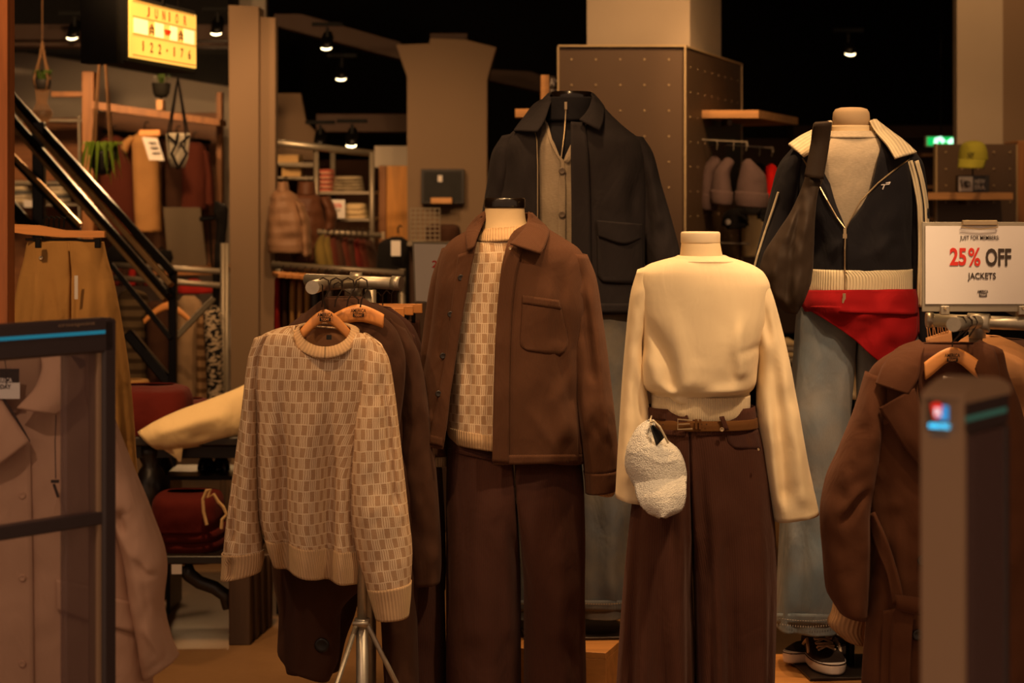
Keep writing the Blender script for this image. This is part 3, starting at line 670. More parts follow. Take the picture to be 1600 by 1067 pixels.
def trousers(name, lab, cat, d, xl, xr, xc, crotch, mat, b=.12, gap=(0, 0), pleats=None, folds=(), top_b=None, wr=.006, group=None, waist=True, hem=None, n=64, blend=120):
    """xl, xr, xc: lists of (y, x) for outer left, outer right and the centre line"""
    s = F/d; ys = sorted(set([y for y, _ in xl]+[y for y, _ in xr]+[y for y, _ in xc]))
    f = lambda pts, y: float(hermite([p[0] for p in pts], [p[1] for p in pts], np.array([float(y)]))[0]) if ys[0] <= y else 0
    t = thing(name, lab, cat, P(f(xc, ys[0]), ys[-1], d), group); legs = []
    for side in (-1, 1):
        rows = []
        for y in ys:
            g = max(0, min(1, (y-crotch)/blend)); c_ = f(xc, y)
            if side < 0: l, r = f(xl, y), c_-gap[0]*g
            else: l, r = c_+gap[1]*g, f(xr, y)
            bb = b if y > crotch else (top_b or b)+(b-(top_b or b))*((y-ys[0])/(crotch-ys[0]+.01))
            rows.append((y, l, r, bb))
        blendf = lambda cy: np.clip((cy-crotch+blend*.3)/(blend*1.3), 0, 1)**1.2
        class HB:
            def __call__(s_, cy): return blendf(cy)
        h = HB(); h.side = side
        L = Loft(d, rows_h(rows), e=2.4, n=n, folds=folds, pleats=pleats, wr=wr, wrs=60, seed=3+side, half=h, step=9)
        L.build('trouser_leg', mat, t); legs.append(L)
        if hem:
            m_, hm = hem; y1 = ys[-1]; y0 = y1-hm
            l1, l0 = rows[-1], rows[-1]
            Lh = Loft(d, rows_h([(y0, rows[-1][1]-1, rows[-1][2]+1, b+.003), (y1+1, rows[-1][1]-1.5, rows[-1][2]+1.5, b+.004)]), e=2.4, n=n, pleats=None, wr=0, half=h)
    return t, legs

# ======== cream sweater mannequin (front right)
D3 = 5.735
mannequin('headless cream mannequin with pale neck cap wearing the cream sweater', D3,
          [(376, 1065, 1124), (384, 1064, 1126), (395, 1063, 1128), (405, 1061, 1131), (420, 1056, 1136)], (1064, 1125, 362, 380), m_capw,
          [(405, 1060, 1132, .06), (425, 1035, 1160, .08), (470, 1022, 1170, .09), (600, 1035, 1155, .08), (700, 1030, 1160, .085), (790, 1050, 1140, .08)])
t3, legs3 = trousers('trousers', 'very wide red brown corduroy trousers with a suede belt on the cream sweater mannequin', 'trousers', D3,
    [(634, 1011), (660, 1008), (700, 1000), (800, 985), (900, 975), (1000, 968), (1265, 955)],
    [(634, 1180), (660, 1184), (700, 1197), (760, 1205), (880, 1211), (1000, 1209), (1265, 1200)],
    [(634, 1072), (760, 1074), (850, 1079), (1000, 1084), (1265, 1088)], 800, cord_w, b=.125, gap=(2, 2), pleats=(.17, 7, .6), top_b=.1, wr=.008,
    folds=[([(1036, 800), (1045, 1000), (1052, 1250)], .03, 11), ([(1020, 780), (1028, 1000), (1030, 1250)], -.02, 9), ([(1110, 770), (1104, 900), (1100, 1250)], .034, 10),
           ([(1130, 760), (1135, 1000), (1140, 1250)], -.026, 9), ([(1175, 740), (1168, 900), (1170, 1250)], .024, 11), ([(1073, 690), (1075, 850)], .006, 4), ([(1092, 700), (1090, 780), (1078, 830)], -.006, 5)])
LL, LR = legs3
body3 = Loft(D3, rows_h([(402, 1052, 1140, .068), (406, 1036, 1154, .08), (414, 1012, 1176, .092), (427, 998, 1194, .104), (450, 995, 1203, .114), (490, 998, 1199, .122),
    (540, 1003, 1188, .13), (575, 999, 1183, .136), (594, 1000, 1181, .138), (606, 1006, 1177, .13), (614, 1017, 1171, .108), (624, 1018, 1171, .104), (640, 1018, 1172, .104), (652, 1022, 1168, .1)]),
    e=2.35, n=110, step=4, wr=.006, wrs=70, seed=4,
    folds=[([(1002, 485), (1022, 525), (1040, 565), (1048, 612)], -.022, 9), ([(1046, 470), (1058, 550), (1066, 612)], .010, 12), ([(1004, 540), (1014, 570), (1022, 606)], .012, 8),
           ([(1210, 538), (1180, 541), (1140, 548)], -.009, 6), ([(1195, 500), (1178, 570), (1168, 612), (1160, 650)], -.013, 9), ([(1150, 470), (1146, 540), (1150, 610)], .008, 12), ([(1152, 480), (1148, 530), (1155, 590)], .013, 11),
           ([(1130, 500), (1120, 590)], .007, 12), ([(1136, 540), (1138, 600)], -.007, 6), ([(1025, 590), (1050, 618), (1075, 626)], .017, 6), ([(1030, 600), (1052, 632), (1072, 640)], -.012, 5),
           ([(1080, 618), (1110, 606), (1172, 606)], .014, 7), ([(1080, 628), (1110, 617), (1172, 614)], -.012, 5), ([(1085, 550), (1080, 600)], .006, 12)])
tt = thing('sweater', 'cream fine knit crew neck sweater with long wide sleeves on the front right mannequin', 'sweater', P(1095, 650, D3))
body3.build('body', cream, tt)
Loft(D3, rows_h([(399, 1059, 1134, .064, .0), (402, 1053, 1140, .071, .001), (405, 1045, 1148, .078, .002), (408, 1036, 1156, .084, .002)]), n=60, step=3).build('neck_band', cream, tt)
Loft(D3, rows_h([(616, 1017, 1172, .108), (628, 1017, 1172, .108), (644, 1018, 1171, .106), (656, 1022, 1166, .1)]), e=2.35, n=80, step=4, folds=[([(1030, 625), (1070, 645)], .008, 6)]).build('hem_band', creamband, tt)
sl = Loft(D3, [(996, 422, 1026, 414, .05, -.004), (985, 462, 1022, 470, .062, -.006), (977, 540, 1004, 545, .066, -.012), (972, 600, 1010, 602, .068, -.01), (968, 660, 1016, 662, .068, 0), (964, 720, 1012, 726, .07, .01), (961, 774, 1004, 784, .07, .015)],
    n=60, wr=.008, wrs=30, folds=[([(985, 560), (1000, 640), (995, 740)], -.016, 7), ([(975, 600), (975, 760)], .01, 7)]).build('sleeve', cream, tt)
sr = Loft(D3, [(1162, 416, 1194, 427, .06, -.004), (1168, 460, 1207, 460, .07, -.004), (1177, 520, 1222, 512, .072, -.01), (1183, 570, 1233, 562, .074, -.008), (1182, 640, 1246, 632, .078, 0), (1190, 710, 1258, 704, .08, .008), (1208, 812, 1278, 800, .082, .012)],
    n=60, wr=.008, wrs=30, seed=5, folds=[([(1200, 520), (1212, 640), (1222, 800)], -.022, 8), ([(1190, 600), (1200, 700), (1212, 800)], .016, 8), ([(1230, 600), (1250, 790)], .014, 10), ([(1190, 470), (1200, 540)], -.01, 6)]).build('sleeve', cream, tt)
# belt, buckle, loops, pocket, cap
bl = thing('belt', 'brown suede belt with a metal buckle around the wide corduroy trousers', 'belt', P(1072, 662, D3))
suede = cloth('brown suede', (100, 64, 30), var=.15)
Loft(D3, rows_h([(651, 1008, 1183, .108, .0), (658, 1008, 1184, .112, .002), (667, 1008, 1185, .112, .002)]), e=2.35, n=90, step=3).build('band', suede, bl)
beltS = D3-.122
MB().tube([P(1082, 657, beltS), P(1059, 655, beltS), P(1059, 671, beltS), P(1082, 670, beltS)], .0022, 6).build('buckle', m_brass, bl)
MB().tube([P(1060, 663, beltS-.002), P(1078, 662, beltS-.002)], .0018, 6).build('buckle_pin', m_brass, bl)
for x in (1086, 1092): pbox(x, 655, x+4, 671, beltS, .006, bev=.3).build('keeper_loop', suede, bl)
for x in (1096, 1104, 1036, 1030): MB().lathe(P(x, 663, beltS+.002), [(.0016, 0), (.0014, .001)], 8, axis=(Vector((1, 0, 0)), Vector((0, 0, 1)), Vector((0, -1, 0)))).build('punched_hole', m_tag, bl)
strip('belt_loop', [(1124, 651), (1131, 672)], [(1131, 650), (1139, 672)], LR, cord_w, t3, off=.022, nu=4, thick=.004)
strip('waistband', [(1010, 637), (1011, 654)], [(1040, 647), (1040, 656)], LL, cord_w, t3, off=.006, nu=5)
strip('waistband', [(1010, 670), (1009, 678)], [(1070, 673), (1070, 682)], LL, cord_w, t3, off=.003, nu=14)
strip('waistband', [(1075, 673), (1075, 682)], [(1182, 667), (1185, 676)], LR, cord_w, t3, off=.003, nu=16)
strip('pocket', [(1135, 676), (1137, 690), (1148, 700)], [(1182, 672), (1186, 690), (1188, 702)], LR, cord_tr, t3, off=.003, nu=8, bulge=-.002)
strip('fly', [(1072, 680), (1073, 800)], [(1082, 680), (1078, 800)], LR, cord_w, t3, off=.004, nu=4)
for x, y in ((1128, 671), (1185, 702)): button(t3, x, y, D3-.123, .0055 if x < 1150 else .003, m_brass, 'rivet')
fl_ = fluffy('white fleece', (250, 244, 228))
ct = thing('fluffy_cap', 'fluffy white fleece baseball cap hanging from the left hip of the wide trousers', 'cap', P(1028, 800, 5.55))
rf = []
crown = Loft(5.56, [(1008, 658, 1022, 656, .02, 0), (996, 668, 1026, 674, .045, 0), (986, 684, 1046, 690, .066, 0), (978, 705, 1062, 704, .08, 0), (976, 726, 1071, 728, .086, 0), (984, 748, 1073, 745, .084, 0), (994, 764, 1068, 764, .07, 0), (1002, 774, 1060, 774, .05, 0)], n=90, step=2, e=2.1, folds=[([(1016, 664), (1024, 690)], -.03, 7), ([(992, 700), (1030, 716), (1072, 712)], .004, 4)])
nn = np.random.RandomState(3).normal(0, .0005, crown.V.shape); nn[:, -1] = nn[:, 0]; crown.V += nn; crown.build('crown', fl_, ct, .003)
brim = strip('brim', [(990, 752, .03), (998, 782, .075), (1012, 800, .085), (1030, 808, .085)], [(1072, 744, .03), (1071, 770, .075), (1066, 794, .085), (1040, 808, .085)], 5.55, fl_, ct, bulge=.035, nu=26, step=2, thick=.008)
r_ = np.random.RandomState(5)
for v in brim.data.vertices: v.co += Vector(r_.normal(0, .0005, 3))
strip('opening_shade', [(1017, 666), (1026, 696)], [(1020, 664), (1040, 682)], 5.49, m_tag, ct, off=.0, nu=5, bulge=-.01)  # black sheet standing in for the shaded hole of the cap
MB().tube([P(1017, 660, 5.5), P(1022, 658, 5.49), P(1031, 667, 5.485), P(1040, 684, 5.49), P(1044, 692, 5.5)], .0028, 6).build('strap', creamrib, ct)
MB().tube([P(1018, 664, 5.5), P(1016, 656, 5.56), P(1018, 650, 5.64)], .002, 5).build('hanging_loop', creamrib, ct)

# ======== brown corduroy jacket mannequin (front left)
D2 = 6.24
mannequin('headless mannequin with cream neck and black glossy cap wearing the brown corduroy jacket', D2,
          [(322, 758, 819), (340, 757, 821), (355, 755, 825), (370, 750, 832), (385, 745, 840)], (757, 820, 309, 325), m_capb,
          [(372, 752, 832, .06), (395, 722, 865, .085), (450, 712, 880, .1), (560, 722, 870, .09), (690, 725, 880, .09), (780, 745, 860, .085)])
t2, legs2 = trousers('trousers', 'straight dark brown corduroy trousers under the brown corduroy jacket', 'trousers', D2,
    [(640, 706), (690, 699), (780, 697), (1000, 697), (1195, 699)], [(640, 900), (700, 906), (760, 912), (850, 914), (940, 913), (1060, 915), (1195, 915)],
    [(640, 800), (760, 805), (850, 812), (920, 815), (1195, 815)], 790, cord_tr, b=.13, top_b=.1, gap=(2, 3), pleats=(.05, 5, .4), wr=.009,
    folds=[([(792, 790), (800, 830), (810, 880), (812, 960)], -.02, 5), ([(775, 800), (790, 870), (798, 1000)], .012, 8), ([(740, 760), (745, 1000)], .01, 16), ([(872, 960), (900, 1050)], -.008, 6), ([(860, 800), (862, 1000)], .008, 16), ([(802, 725), (806, 790)], .006, 4)])
sw2 = thing('sweater', 'beige basket knit crew neck sweater under the open brown corduroy jacket', 'sweater', P(750, 700, D2))
b2 = Loft(D2, [(754, 364, 828, 360, .066, 0), (748, 372, 834, 368, .08, 0), (732, 385, 860, 380, .1, 0), (716, 410, 880, 402, .115, 0), (704, 480, 886, 480, .128, 0), (700, 560, 890, 560, .132, 0), (697, 640, 890, 640, .138, 0), (698, 672, 888, 690, .138, 0), (704, 682, 884, 702, .13, 0)],
    n=110, wr=.007, wrs=60, seed=9, folds=[([(735, 440), (722, 560), (722, 660)], .008, 10), ([(728, 520), (735, 600), (730, 660)], -.01, 7)])
b2.build('body', basket, sw2)
Loft(D2, [(755, 357, 824, 352, .063, 0), (749, 366, 831, 361, .078, .004), (743, 377, 838, 371, .092, .006)], n=70, step=3).build('neck_band', rib_b, sw2)
Loft(D2, [(698, 664, 889, 686, .14, 0), (699, 676, 888, 696, .143, 0), (705, 690, 882, 708, .138, 0)], n=80, step=3).build('hem_band', rib_b, sw2)
jk = thing('jacket', 'open brown corduroy overshirt jacket with chest pocket on the black capped mannequin', 'jacket', P(790, 720, D2))
rows = [ # xl yl xr yr b off gl gr
 (742, 352, 838, 346, .082, -.01, 748, 825), (726, 362, 858, 358, .1, -.008, 743, 803), (706, 374, 884, 374, .118, -.004, 744, 794), (692, 392, 906, 390, .134, 0, 741, 789), (684, 420, 918, 416, .146, 0, 735, 783),
 (677, 480, 918, 476, .158, .0, 724, 777), (668, 545, 910, 545, .16, 0, 713, 773), (655, 610, 908, 612, .165, 0, 703, 771), (642, 655, 911, 668, .168, 0, 697, 770), (632, 684, 914, 722, .168, 0, 692, 770)]
# left hem runs higher than the right one, as in the photo
jb = Loft(D2, rows, e=2.3, n=120, step=5, wr=.013, wrs=70, seed=11,
    folds=[([(880, 400), (872, 480), (880, 540)], -.014, 8), ([(862, 420), (850, 520)], .008, 12), ([(900, 560), (870, 620), (885, 690)], .012, 10), ([(820, 620), (870, 700)], .006, 5), ([(700, 430), (690, 560)], -.012, 7), ([(712, 440), (690, 640)], .008, 8),
           ([(665, 640), (690, 655)], .006, 5), ([(858, 470), (885, 600), (900, 640)], -.008, 6)])
jb.build('body', corduroy, jk)
sR = Loft(D2, [(876, 392, 918, 398, .07, -.01), (878, 430, 932, 434, .085, -.01), (880, 480, 940, 482, .09, -.01), (886, 540, 948, 540, .09, -.005), (894, 600, 955, 598, .09, .0), (903, 660, 961, 655, .088, .01), (910, 715, 966, 710, .085, .015), (912, 738, 967, 733, .083, .018)],
    n=64, wr=.014, wrs=40, seed=13, folds=[([(902, 405), (915, 500), (925, 600)], -.016, 5), ([(922, 420), (935, 560), (950, 700)], .014, 6), ([(910, 430), (890, 500)], .014, 6), ([(880, 500), (905, 460)], -.012, 5), ([(900, 560), (915, 680)], .008, 8), ([(915, 640), (950, 700)], -.01, 5)])
sR.build('sleeve', corduroy, jk)
Loft(D2, [(911, 735, 968, 731, .088, .018), (913, 750, 968, 747, .088, .018), (914, 768, 964, 762, .086, .018)], n=48, step=4).build('cuff', corduroy, jk)
sL = Loft(D2, [(690, 388, 728, 384, .06, -.02), (672, 440, 712, 445, .07, -.04), (660, 520, 706, 520, .07, -.05), (652, 600, 704, 600, .07, -.05), (654, 670, 702, 670, .065, -.05), (662, 714, 702, 714, .06, -.05)], n=48, wr=.008, wrs=35)
sL.build('sleeve', corduroy, jk)
Loft(D2, [(667, 706, 701, 706, .052, -.05), (667, 718, 701, 718, .052, -.05), (668, 730, 700, 730, .05, -.05)], n=48, step=4).build('cuff', rib_b, sw2)
Loft(D2, [(925, 758, 962, 756, .06, .018), (926, 768, 960, 768, .06, .018), (940, 772, 958, 771, .05, .018)], n=40, step=4).build('cuff', rib_b, sw2)
# collar: stand at the back plus two leaves
Loft(D2, [(748, 336, 832, 332, .07, -.01, 752, 826), (742, 346, 842, 342, .085, -.012, 746, 826), (732, 358, 856, 356, .1, -.012, 744, 822)], n=60, step=3).build('collar_stand', corduroy, jk)
strip('collar', [(826, 331, -.03), (822, 352, .0), (808, 370, .015), (797, 381, .02)], [(836, 338, -.03), (858, 362, -.005), (852, 384, .01), (845, 397, .02)], jb, corduroy, jk, off=.016, bulge=.008, nu=12, step=3, thick=.005)
strip('collar', [(757, 330, -.04), (742, 342, -.02), (728, 364, -.0), (730, 392, .008)], [(762, 336, -.03), (755, 350, -.01), (748, 366, .005), (741, 386, .01)], jb, corduroy, jk, off=.014, bulge=.006, nu=8, step=3, thick=.005)
strip('lapel', [(797, 383, .014), (783, 430, .008), (776, 500, .004), (772, 600, .002), (769, 722, .002)], [(818, 384, .006), (806, 430, .004), (799, 500, .002), (796, 600, .002), (795, 724, .002)], jb, corduroy, jk, off=.003, nu=8, thick=.002)
strip('lapel', [(716, 398, .004), (708, 460, .002), (696, 560, .002), (670, 690, .002)], [(741, 390, .01), (728, 460, .004), (713, 550, .002), (693, 692, .002)], jb, corduroy, jk, off=.003, nu=8, thick=.002)
strip('hem_band', [(770, 711), (771, 727)], [(909, 710), (912, 723)], jb, corduroy, jk, off=.003, nu=24, thick=.002)
strip('hem_band', [(636, 670), (633, 684)], [(692, 684), (692, 698)], jb, corduroy, jk, off=.005, nu=14, thick=.004)
strip('chest_pocket', [(817, 462), (815, 500), (813, 536), (815, 542), (824, 547)], [(874, 470), (881, 500), (888, 534), (886, 544), (875, 556)], jb, corduroy, jk, off=.003, nu=16, thick=.002)
strip('pocket_hem', [(817, 461), (816, 474)], [(874, 469), (877, 483)], jb, corduroy, bpy.data.objects['chest_pocket'], off=.005, nu=14, thick=.002)
for x, y in ((720, 434), (704, 491), (692, 556), (685, 615)): button(jk, x, y, jb, .0085, m_dark, off=.008)
for x, y in ((797, 388),): button(jk, x, y, jb, .004, m_brass, 'snap', off=.03)
strip('waistband', [(702, 700), (701, 706)], [(770, 715), (770, 720)], legs2[0], cord_tr, t2, off=.004)

# ======== navy jacket mannequin (back, on the podium)
D1 = 6.77; PZ = .276
mannequin('headless mannequin with a black cap in the navy wool jacket, standing on a wooden podium', D1,
          [(152, 860, 925), (200, 858, 928), (230, 850, 935)], (861, 925, 143, 156), m_capb,
          [(205, 850, 935, .06), (235, 815, 970, .09), (300, 805, 985, .1), (500, 815, 975, .09), (640, 825, 975, .09)], floor_z=PZ)
zs = thing('zip_sweater', 'dark navy half zip turtleneck sweater beneath the grey cardigan', 'sweater', P(890, 380, D1))
zb = Loft(D1, rows_h([(156, 858, 926, .062), (190, 854, 930, .068), (208, 842, 940, .085), (230, 815, 970, .105), (300, 805, 985, .115), (420, 810, 980, .115)]), n=64, wr=.005); zb.build('body', navykn, zs)
Loft(D1, rows_h([(152, 856, 928, .066, .0), (160, 855, 929, .069, .001), (176, 853, 931, .073, .002), (189, 852, 932, .077, .003)]), n=60, step=4, wr=.003).build('turtleneck', navykn, zs)
MB().tube([P(x, y, zb.depth(x, y)-.010) for x, y in ((884, 160), (884, 175), (883, 190), (882, 205), (879, 230), (876, 252))], .0028, 6).build('zip', m_brass, zs)
MB().box(P(884, 165, D1-.088), (.008, .004, .022)).build('zip_pull', m_brass, bpy.data.objects['zip'])
cg = thing('cardigan', 'grey heather knit V neck cardigan under the navy jacket', 'cardigan', P(870, 380, D1))
cb = Loft(D1, [(846, 186, 948, 192, .09, -.01, 852, 932), (838, 200, 962, 205, .112, 0, 855, 912), (812, 230, 976, 230, .128, 0, 868, 890), (806, 262, 984, 262, .132, 0, 877.5, 879), (804, 330, 988, 330, .134, 0, 877.5, 879), (806, 420, 985, 420, .134, 0, 877.5, 879), (808, 520, 985, 520, .134, 0, 877.5, 879)], n=100, wr=.004)
cb.build('body', greykn, cg)
strip('button_band', [(851, 190), (857, 215), (868, 240), (877, 256), (872, 300), (872, 380)], [(856, 192), (863, 218), (874, 243), (881, 252), (884, 300), (884, 380)], cb, greykn, cg, off=.005, nu=6)
strip('button_band', [(912, 205), (895, 235), (881, 252)], [(920, 205), (900, 235), (888, 256)], cb, greykn, cg, off=.006, nu=5)
for y in (267, 335): button(cg, 878, y, cb, .010, plain('grey horn button', (110, 95, 78), .4), off=.01)
nj = thing('wool_jacket', 'open navy wool jacket with wide collar and flap pockets on the rear mannequin', 'jacket', P(900, 480, D1))
nb = Loft(D1, [(846, 160, 938, 160, .085, -.02, 856, 928), (826, 186, 960, 184, .11, -.012, 850, 914), (800, 206, 985, 206, .13, -.005, 845, 895), (785, 226, 1005, 222, .142, 0, 841, 892), (776, 262, 1014, 258, .152, 0, 840, 892), (770, 330, 1012, 330, .16, 0, 840, 893), (768, 400, 1008, 400, .162, 0, 838, 893), (768, 486, 1004, 488, .164, 0, 836, 893)],
    n=110, wr=.007, wrs=70, seed=21, folds=[([(990, 260), (985, 330), (1000, 390)], -.014, 7), ([(975, 250), (960, 340)], .008, 12), ([(800, 230), (790, 320)], -.012, 8), ([(820, 230), (808, 340)], .01, 10), ([(925, 300), (925, 480)], .005, 10)])
nb.build('body', navy, nj)
nsr = Loft(D1, [(972, 212, 1005, 214, .06, -.01), (984, 240, 1020, 238, .08, -.01), (990, 290, 1033, 286, .085, -.01), (997, 340, 1047, 334, .085, -.008), (1006, 400, 1062, 392, .085, 0), (1016, 460, 1074, 450, .085, 0), (1024, 520, 1080, 515, .08, 0)], n=56, wr=.009, wrs=35, seed=3, folds=[([(1010, 240), (1030, 360)], .012, 6), ([(1000, 250), (1015, 380)], -.01, 5)])
nsr.build('sleeve', navy, nj)
nsl = Loft(D1, [(784, 212, 812, 208, .06, -.01), (768, 240, 806, 240, .08, -.01), (760, 290, 800, 290, .085, -.01), (752, 340, 796, 340, .085, -.01), (744, 400, 790, 400, .085, 0), (738, 470, 782, 470, .085, 0), (736, 530, 775, 530, .08, 0)], n=56, wr=.009, wrs=35, seed=4)
nsl.build('sleeve', navy, nj)
Loft(D1, [(856, 145, 928, 145, .066, -.02, 860, 924), (846, 156, 938, 156, .08, -.02, 857, 927), (838, 168, 946, 168, .09, -.02, 852, 930)], n=60, step=3).build('collar_stand', navy, nj)
strip('collar', [(859, 150, -.03), (836, 162, -.02), (818, 184, .0), (803, 204, .012)], [(862, 156, -.02), (858, 168, .0), (852, 186, .012), (840, 206, .018)], nb, navy, nj, off=.018, bulge=.008, nu=12, step=3, thick=.006)
strip('collar', [(926, 150, -.02), (921, 166, .0), (914, 178, .01), (905, 187, .015)], [(930, 150, -.03), (944, 170, -.015), (942, 190, .0), (937, 204, .012)], nb, navy, nj, off=.018, bulge=.008, nu=12, step=3, thick=.006)
strip('lapel', [(892, 190, .008), (892, 240, .006), (893, 330, .004), (893, 487, .002)], [(914, 192, .002), (919, 240, .002), (922, 330, .002), (924, 487, .002)], nb, navy, nj, off=.007, nu=7, thick=.005)
MB().tube([P(x, y, nb.depth(x-2, y)-.006) for x, y in ((836, 206), (839, 220), (840, 260), (840, 330), (839, 400))], .0016, 5).build('zip', m_brass, nj)
strip('pocket_flap', [(933, 344), (968, 347), (1003, 350)], [(935, 369), (976, 381), (1001, 372)], nb, navy, nj, off=.014, nu=10, thick=.006)
strip('patch_pocket', [(934, 368), (934, 430), (942, 440)], [(1001, 372), (1003, 430), (994, 444)], nb, navy, nj, off=.006, nu=12, thick=.005)
strip('hem_band', [(893, 474), (893, 488)], [(1003, 474), (1003, 489)], nb, navy, nj, off=.005, nu=16, thick=.004)
t1, legs1 = trousers('jeans', 'wide washed dark jeans on the rear mannequin, hem above the wooden podium', 'jeans', D1,
    [(470, 800), (560, 790), (700, 785), (945, 782)], [(470, 985), (520, 990), (640, 998), (760, 996), (850, 990), (953, 988)],
    [(470, 890), (640, 888), (700, 886), (955, 884)], 640, denim2, b=.14, gap=(3, 3), pleats=(.05, 5, 1), wr=.01, folds=[([(950, 640), (948, 800), (952, 940)], .012, 12), ([(970, 560), (966, 700)], -.008, 8)])
for i, L in enumerate(legs1):
    x0, x1 = ((784, 880), (890, 986))[i]
    hb_ = strip('hem_band', [(x0, 938), (x0, 955)], [(x1, 938), (x1, 955)], L, denim2, t1, off=.004, nu=24)
    stt = MB()
    for k in range(int((x1-x0)/4)): 
        x = x0+2+k*4; q = L.depth(x, 940)-.008; stt.box(P(x, 941+3*math.sin((x-x0)/(x1-x0)*PI), q), (.0045, .001, .0014))
    stt.build('stitching', cloth('tan thread', (176, 150, 110)), hb_)['kind'] = 'stuff'
# podium of the rear mannequin
def podium(lab, corner, w_, dep, h, ang=.27, flip=-1):
    t = thing('podium', lab, 'podium', corner)
    X = Vector((math.cos(ang)*flip, math.sin(ang)*-flip*1.0, 0)); X = Vector((-math.cos(ang), math.sin(ang), 0)); Y = Vector((math.sin(ang), math.cos(ang), 0))
    c0 = Vector((corner[0], corner[1], 0)); ax = (-X, Y, Vector((0, 0, 1))); th = .018
    MB().box(c0+X*(w_/2)+Y*(dep/2)+Vector((0, 0, h-th/2)), (w_, dep, th), ax=ax).build('top_panel', m_pod, t)
    MB().box(c0+X*(w_/2)+Y*(th/2)+Vector((0, 0, (h-th)/2)), (w_, th, h-th), ax=ax).build('front_panel', m_pod, t)
    MB().box(c0+X*(th/2)+Y*(dep/2)+Vector((0, 0, (h-th)/2)), (th, dep-2*th, h-th), ax=ax).build('side_panel', m_pod, t)
    MB().box(c0+X*(w_-th/2)+Y*(dep/2)+Vector((0, 0, (h-th)/2)), (th, dep-2*th, h-th), ax=ax).build('side_panel', m_pod, t)
    MB().box(c0+X*(w_/2)+Y*(dep-th/2)+Vector((0, 0, (h-th)/2)), (w_, th, h-th), ax=ax).build('back_panel', m_pod, t)
    return t
podium('wooden box podium under the rear mannequin seen between the two pairs of brown trousers', P(947, 1020, 6.45), .62, .7, PZ)
podium('wooden box podium under the shoes of the grey shirt mannequin', P(1425, 1100, 5.86), .62, .56, PZ, ang=.05)

# shoes
m_upper = cloth('black suede', (44, 32, 28), var=.15); m_canv = cloth('dark canvas', (52, 48, 52), var=.15); m_lace = cloth('off white laces', (206, 180, 152), var=.06)
def shoe(lab, toe, heading, length=.27, z=PZ):
    t = thing('sneaker', lab, 'shoe', toe, 'black lace up sneakers on the right podium')
    fx = Vector((math.cos(heading), math.sin(heading), 0)); sx = Vector((-fx.y, fx.x, 0)); O = Vector((toe[0], toe[1], z))-fx*length
    def hw(u): return .034+.012*math.sin(PI*min(1, u*1.0)**1.6) if u < .72 else .0455*math.sqrt(max(0, 1-((u-.66)/.345)**2))
    us = [0]+[.5*(1-math.cos(PI*k/22)) for k in range(1, 22)]+[1]
    def W(u): return max(.003, hw(u)*(min(1, math.sqrt(max(0, 1-(1-min(1, u/.1))**2))) if u < .1 else 1))
    def loop(sc, zz): return [O+fx*(length*u)+sx*(W(u)*sc)+Vector((0, 0, zz)) for u in us]+[O+fx*(length*u)-sx*(W(u)*sc)+Vector((0, 0, zz)) for u in us[::-1][1:-1]]
    mb = MB(); lv = [(.94, .001), (1.0, .006), (1.04, .018), (1.02, .029), (.9, .031)]; n_ = len(loop(1, 0)); V = []
    for sc_, zz in lv: V += loop(sc_, zz)
    Fc = [(i*n_+k, i*n_+(k+1) % n_, (i+1)*n_+(k+1) % n_, (i+1)*n_+k) for i in range(len(lv)-1) for k in range(n_)]+[tuple(range(n_)), tuple((len(lv)-1)*n_+k for k in range(n_))]
    so = mb.add(V, Fc).build('sole', m_white2, t, True)
    MB().tube([p+Vector((0, 0, .0275)) for p in loop(1.035, 0)], .0014, 5, False).build('sole_stripe', m_upper, so)
    def hgt(u): return .105-.012*u if u < .3 else (.1-.15*(u-.3) if u < .62 else .052-.028*((u-.62)/.38)**1.5)
    V = []; nu = 15; nr = 26
    for i in range(nr):
        u = .005+.985*i/(nr-1); hh_ = hgt(u)
        for j in range(nu):
            a = PI*j/(nu-1); c_, s_ = math.cos(a), math.sin(a)
            ww = W(u)*(.98 if s_ < .4 else .98-.35*(s_-.4)/.6*(1 if u < .7 else .2))
            V.append(O+fx*(length*u)+sx*(ww*np.sign(c_)*abs(c_)**.7)+Vector((0, 0, .028+(hh_-.028)*abs(s_)**.8)))
    mesh('upper', V, grid_faces(nr, nu), m_upper, t, thick=.002)
    # tongue and laces on the instep
    for k in range(6):
        u = .66-.06*k; zz = hgt(u)+.003; wv = .024
        for sg in (-1, 1):
            p0 = O+fx*(length*u)+sx*(sg*wv)+Vector((0, 0, zz-.004)); p1 = O+fx*(length*(u-.045))-sx*(sg*wv)+Vector((0, 0, zz+.004))
            MB().tube([p0, (p0+p1)/2+Vector((0, 0, .006)), p1], .0032, 6).build('lace', m_lace, t)
    MB().tube([O+fx*(length*.36)+Vector((0, 0, .105)), O+fx*(length*.34)+sx*.03+Vector((0, 0, .13)), O+fx*(length*.42)+sx*.035+Vector((0, 0, .1))], .002, 6).build('lace', m_lace, t)
    for sg in (-1, 1):
        pts = [(.16, .034), (.3, .052), (.42, .068), (.52, .056), (.56, .038)]
        MB().tube([O+fx*(length*u)+sx*(sg*(W(u)*(.985-max(0, (zz-.055))*5)))+Vector((0, 0, zz)) for u, zz in pts], .0045, 6).build('side_stripe', m_lace, t)
    MB().lathe(O+fx*(length*.14)+Vector((0, 0, .09)), [(.03, 0), (.031, .014), (.026, .016)], 20, axis=(fx, sx, Vector((0, 0, 1)))).build('ankle_shade', m_tag, t, True)  # black plug painting the shaded inside of the shoe
    return t
zsole = PZ+.011
ps = P(1229, 1032, 6.26); shoe('left sneaker of the pair, toe pointing left', (ps.x, 6.26, 0), math.radians(222), z=zsole)
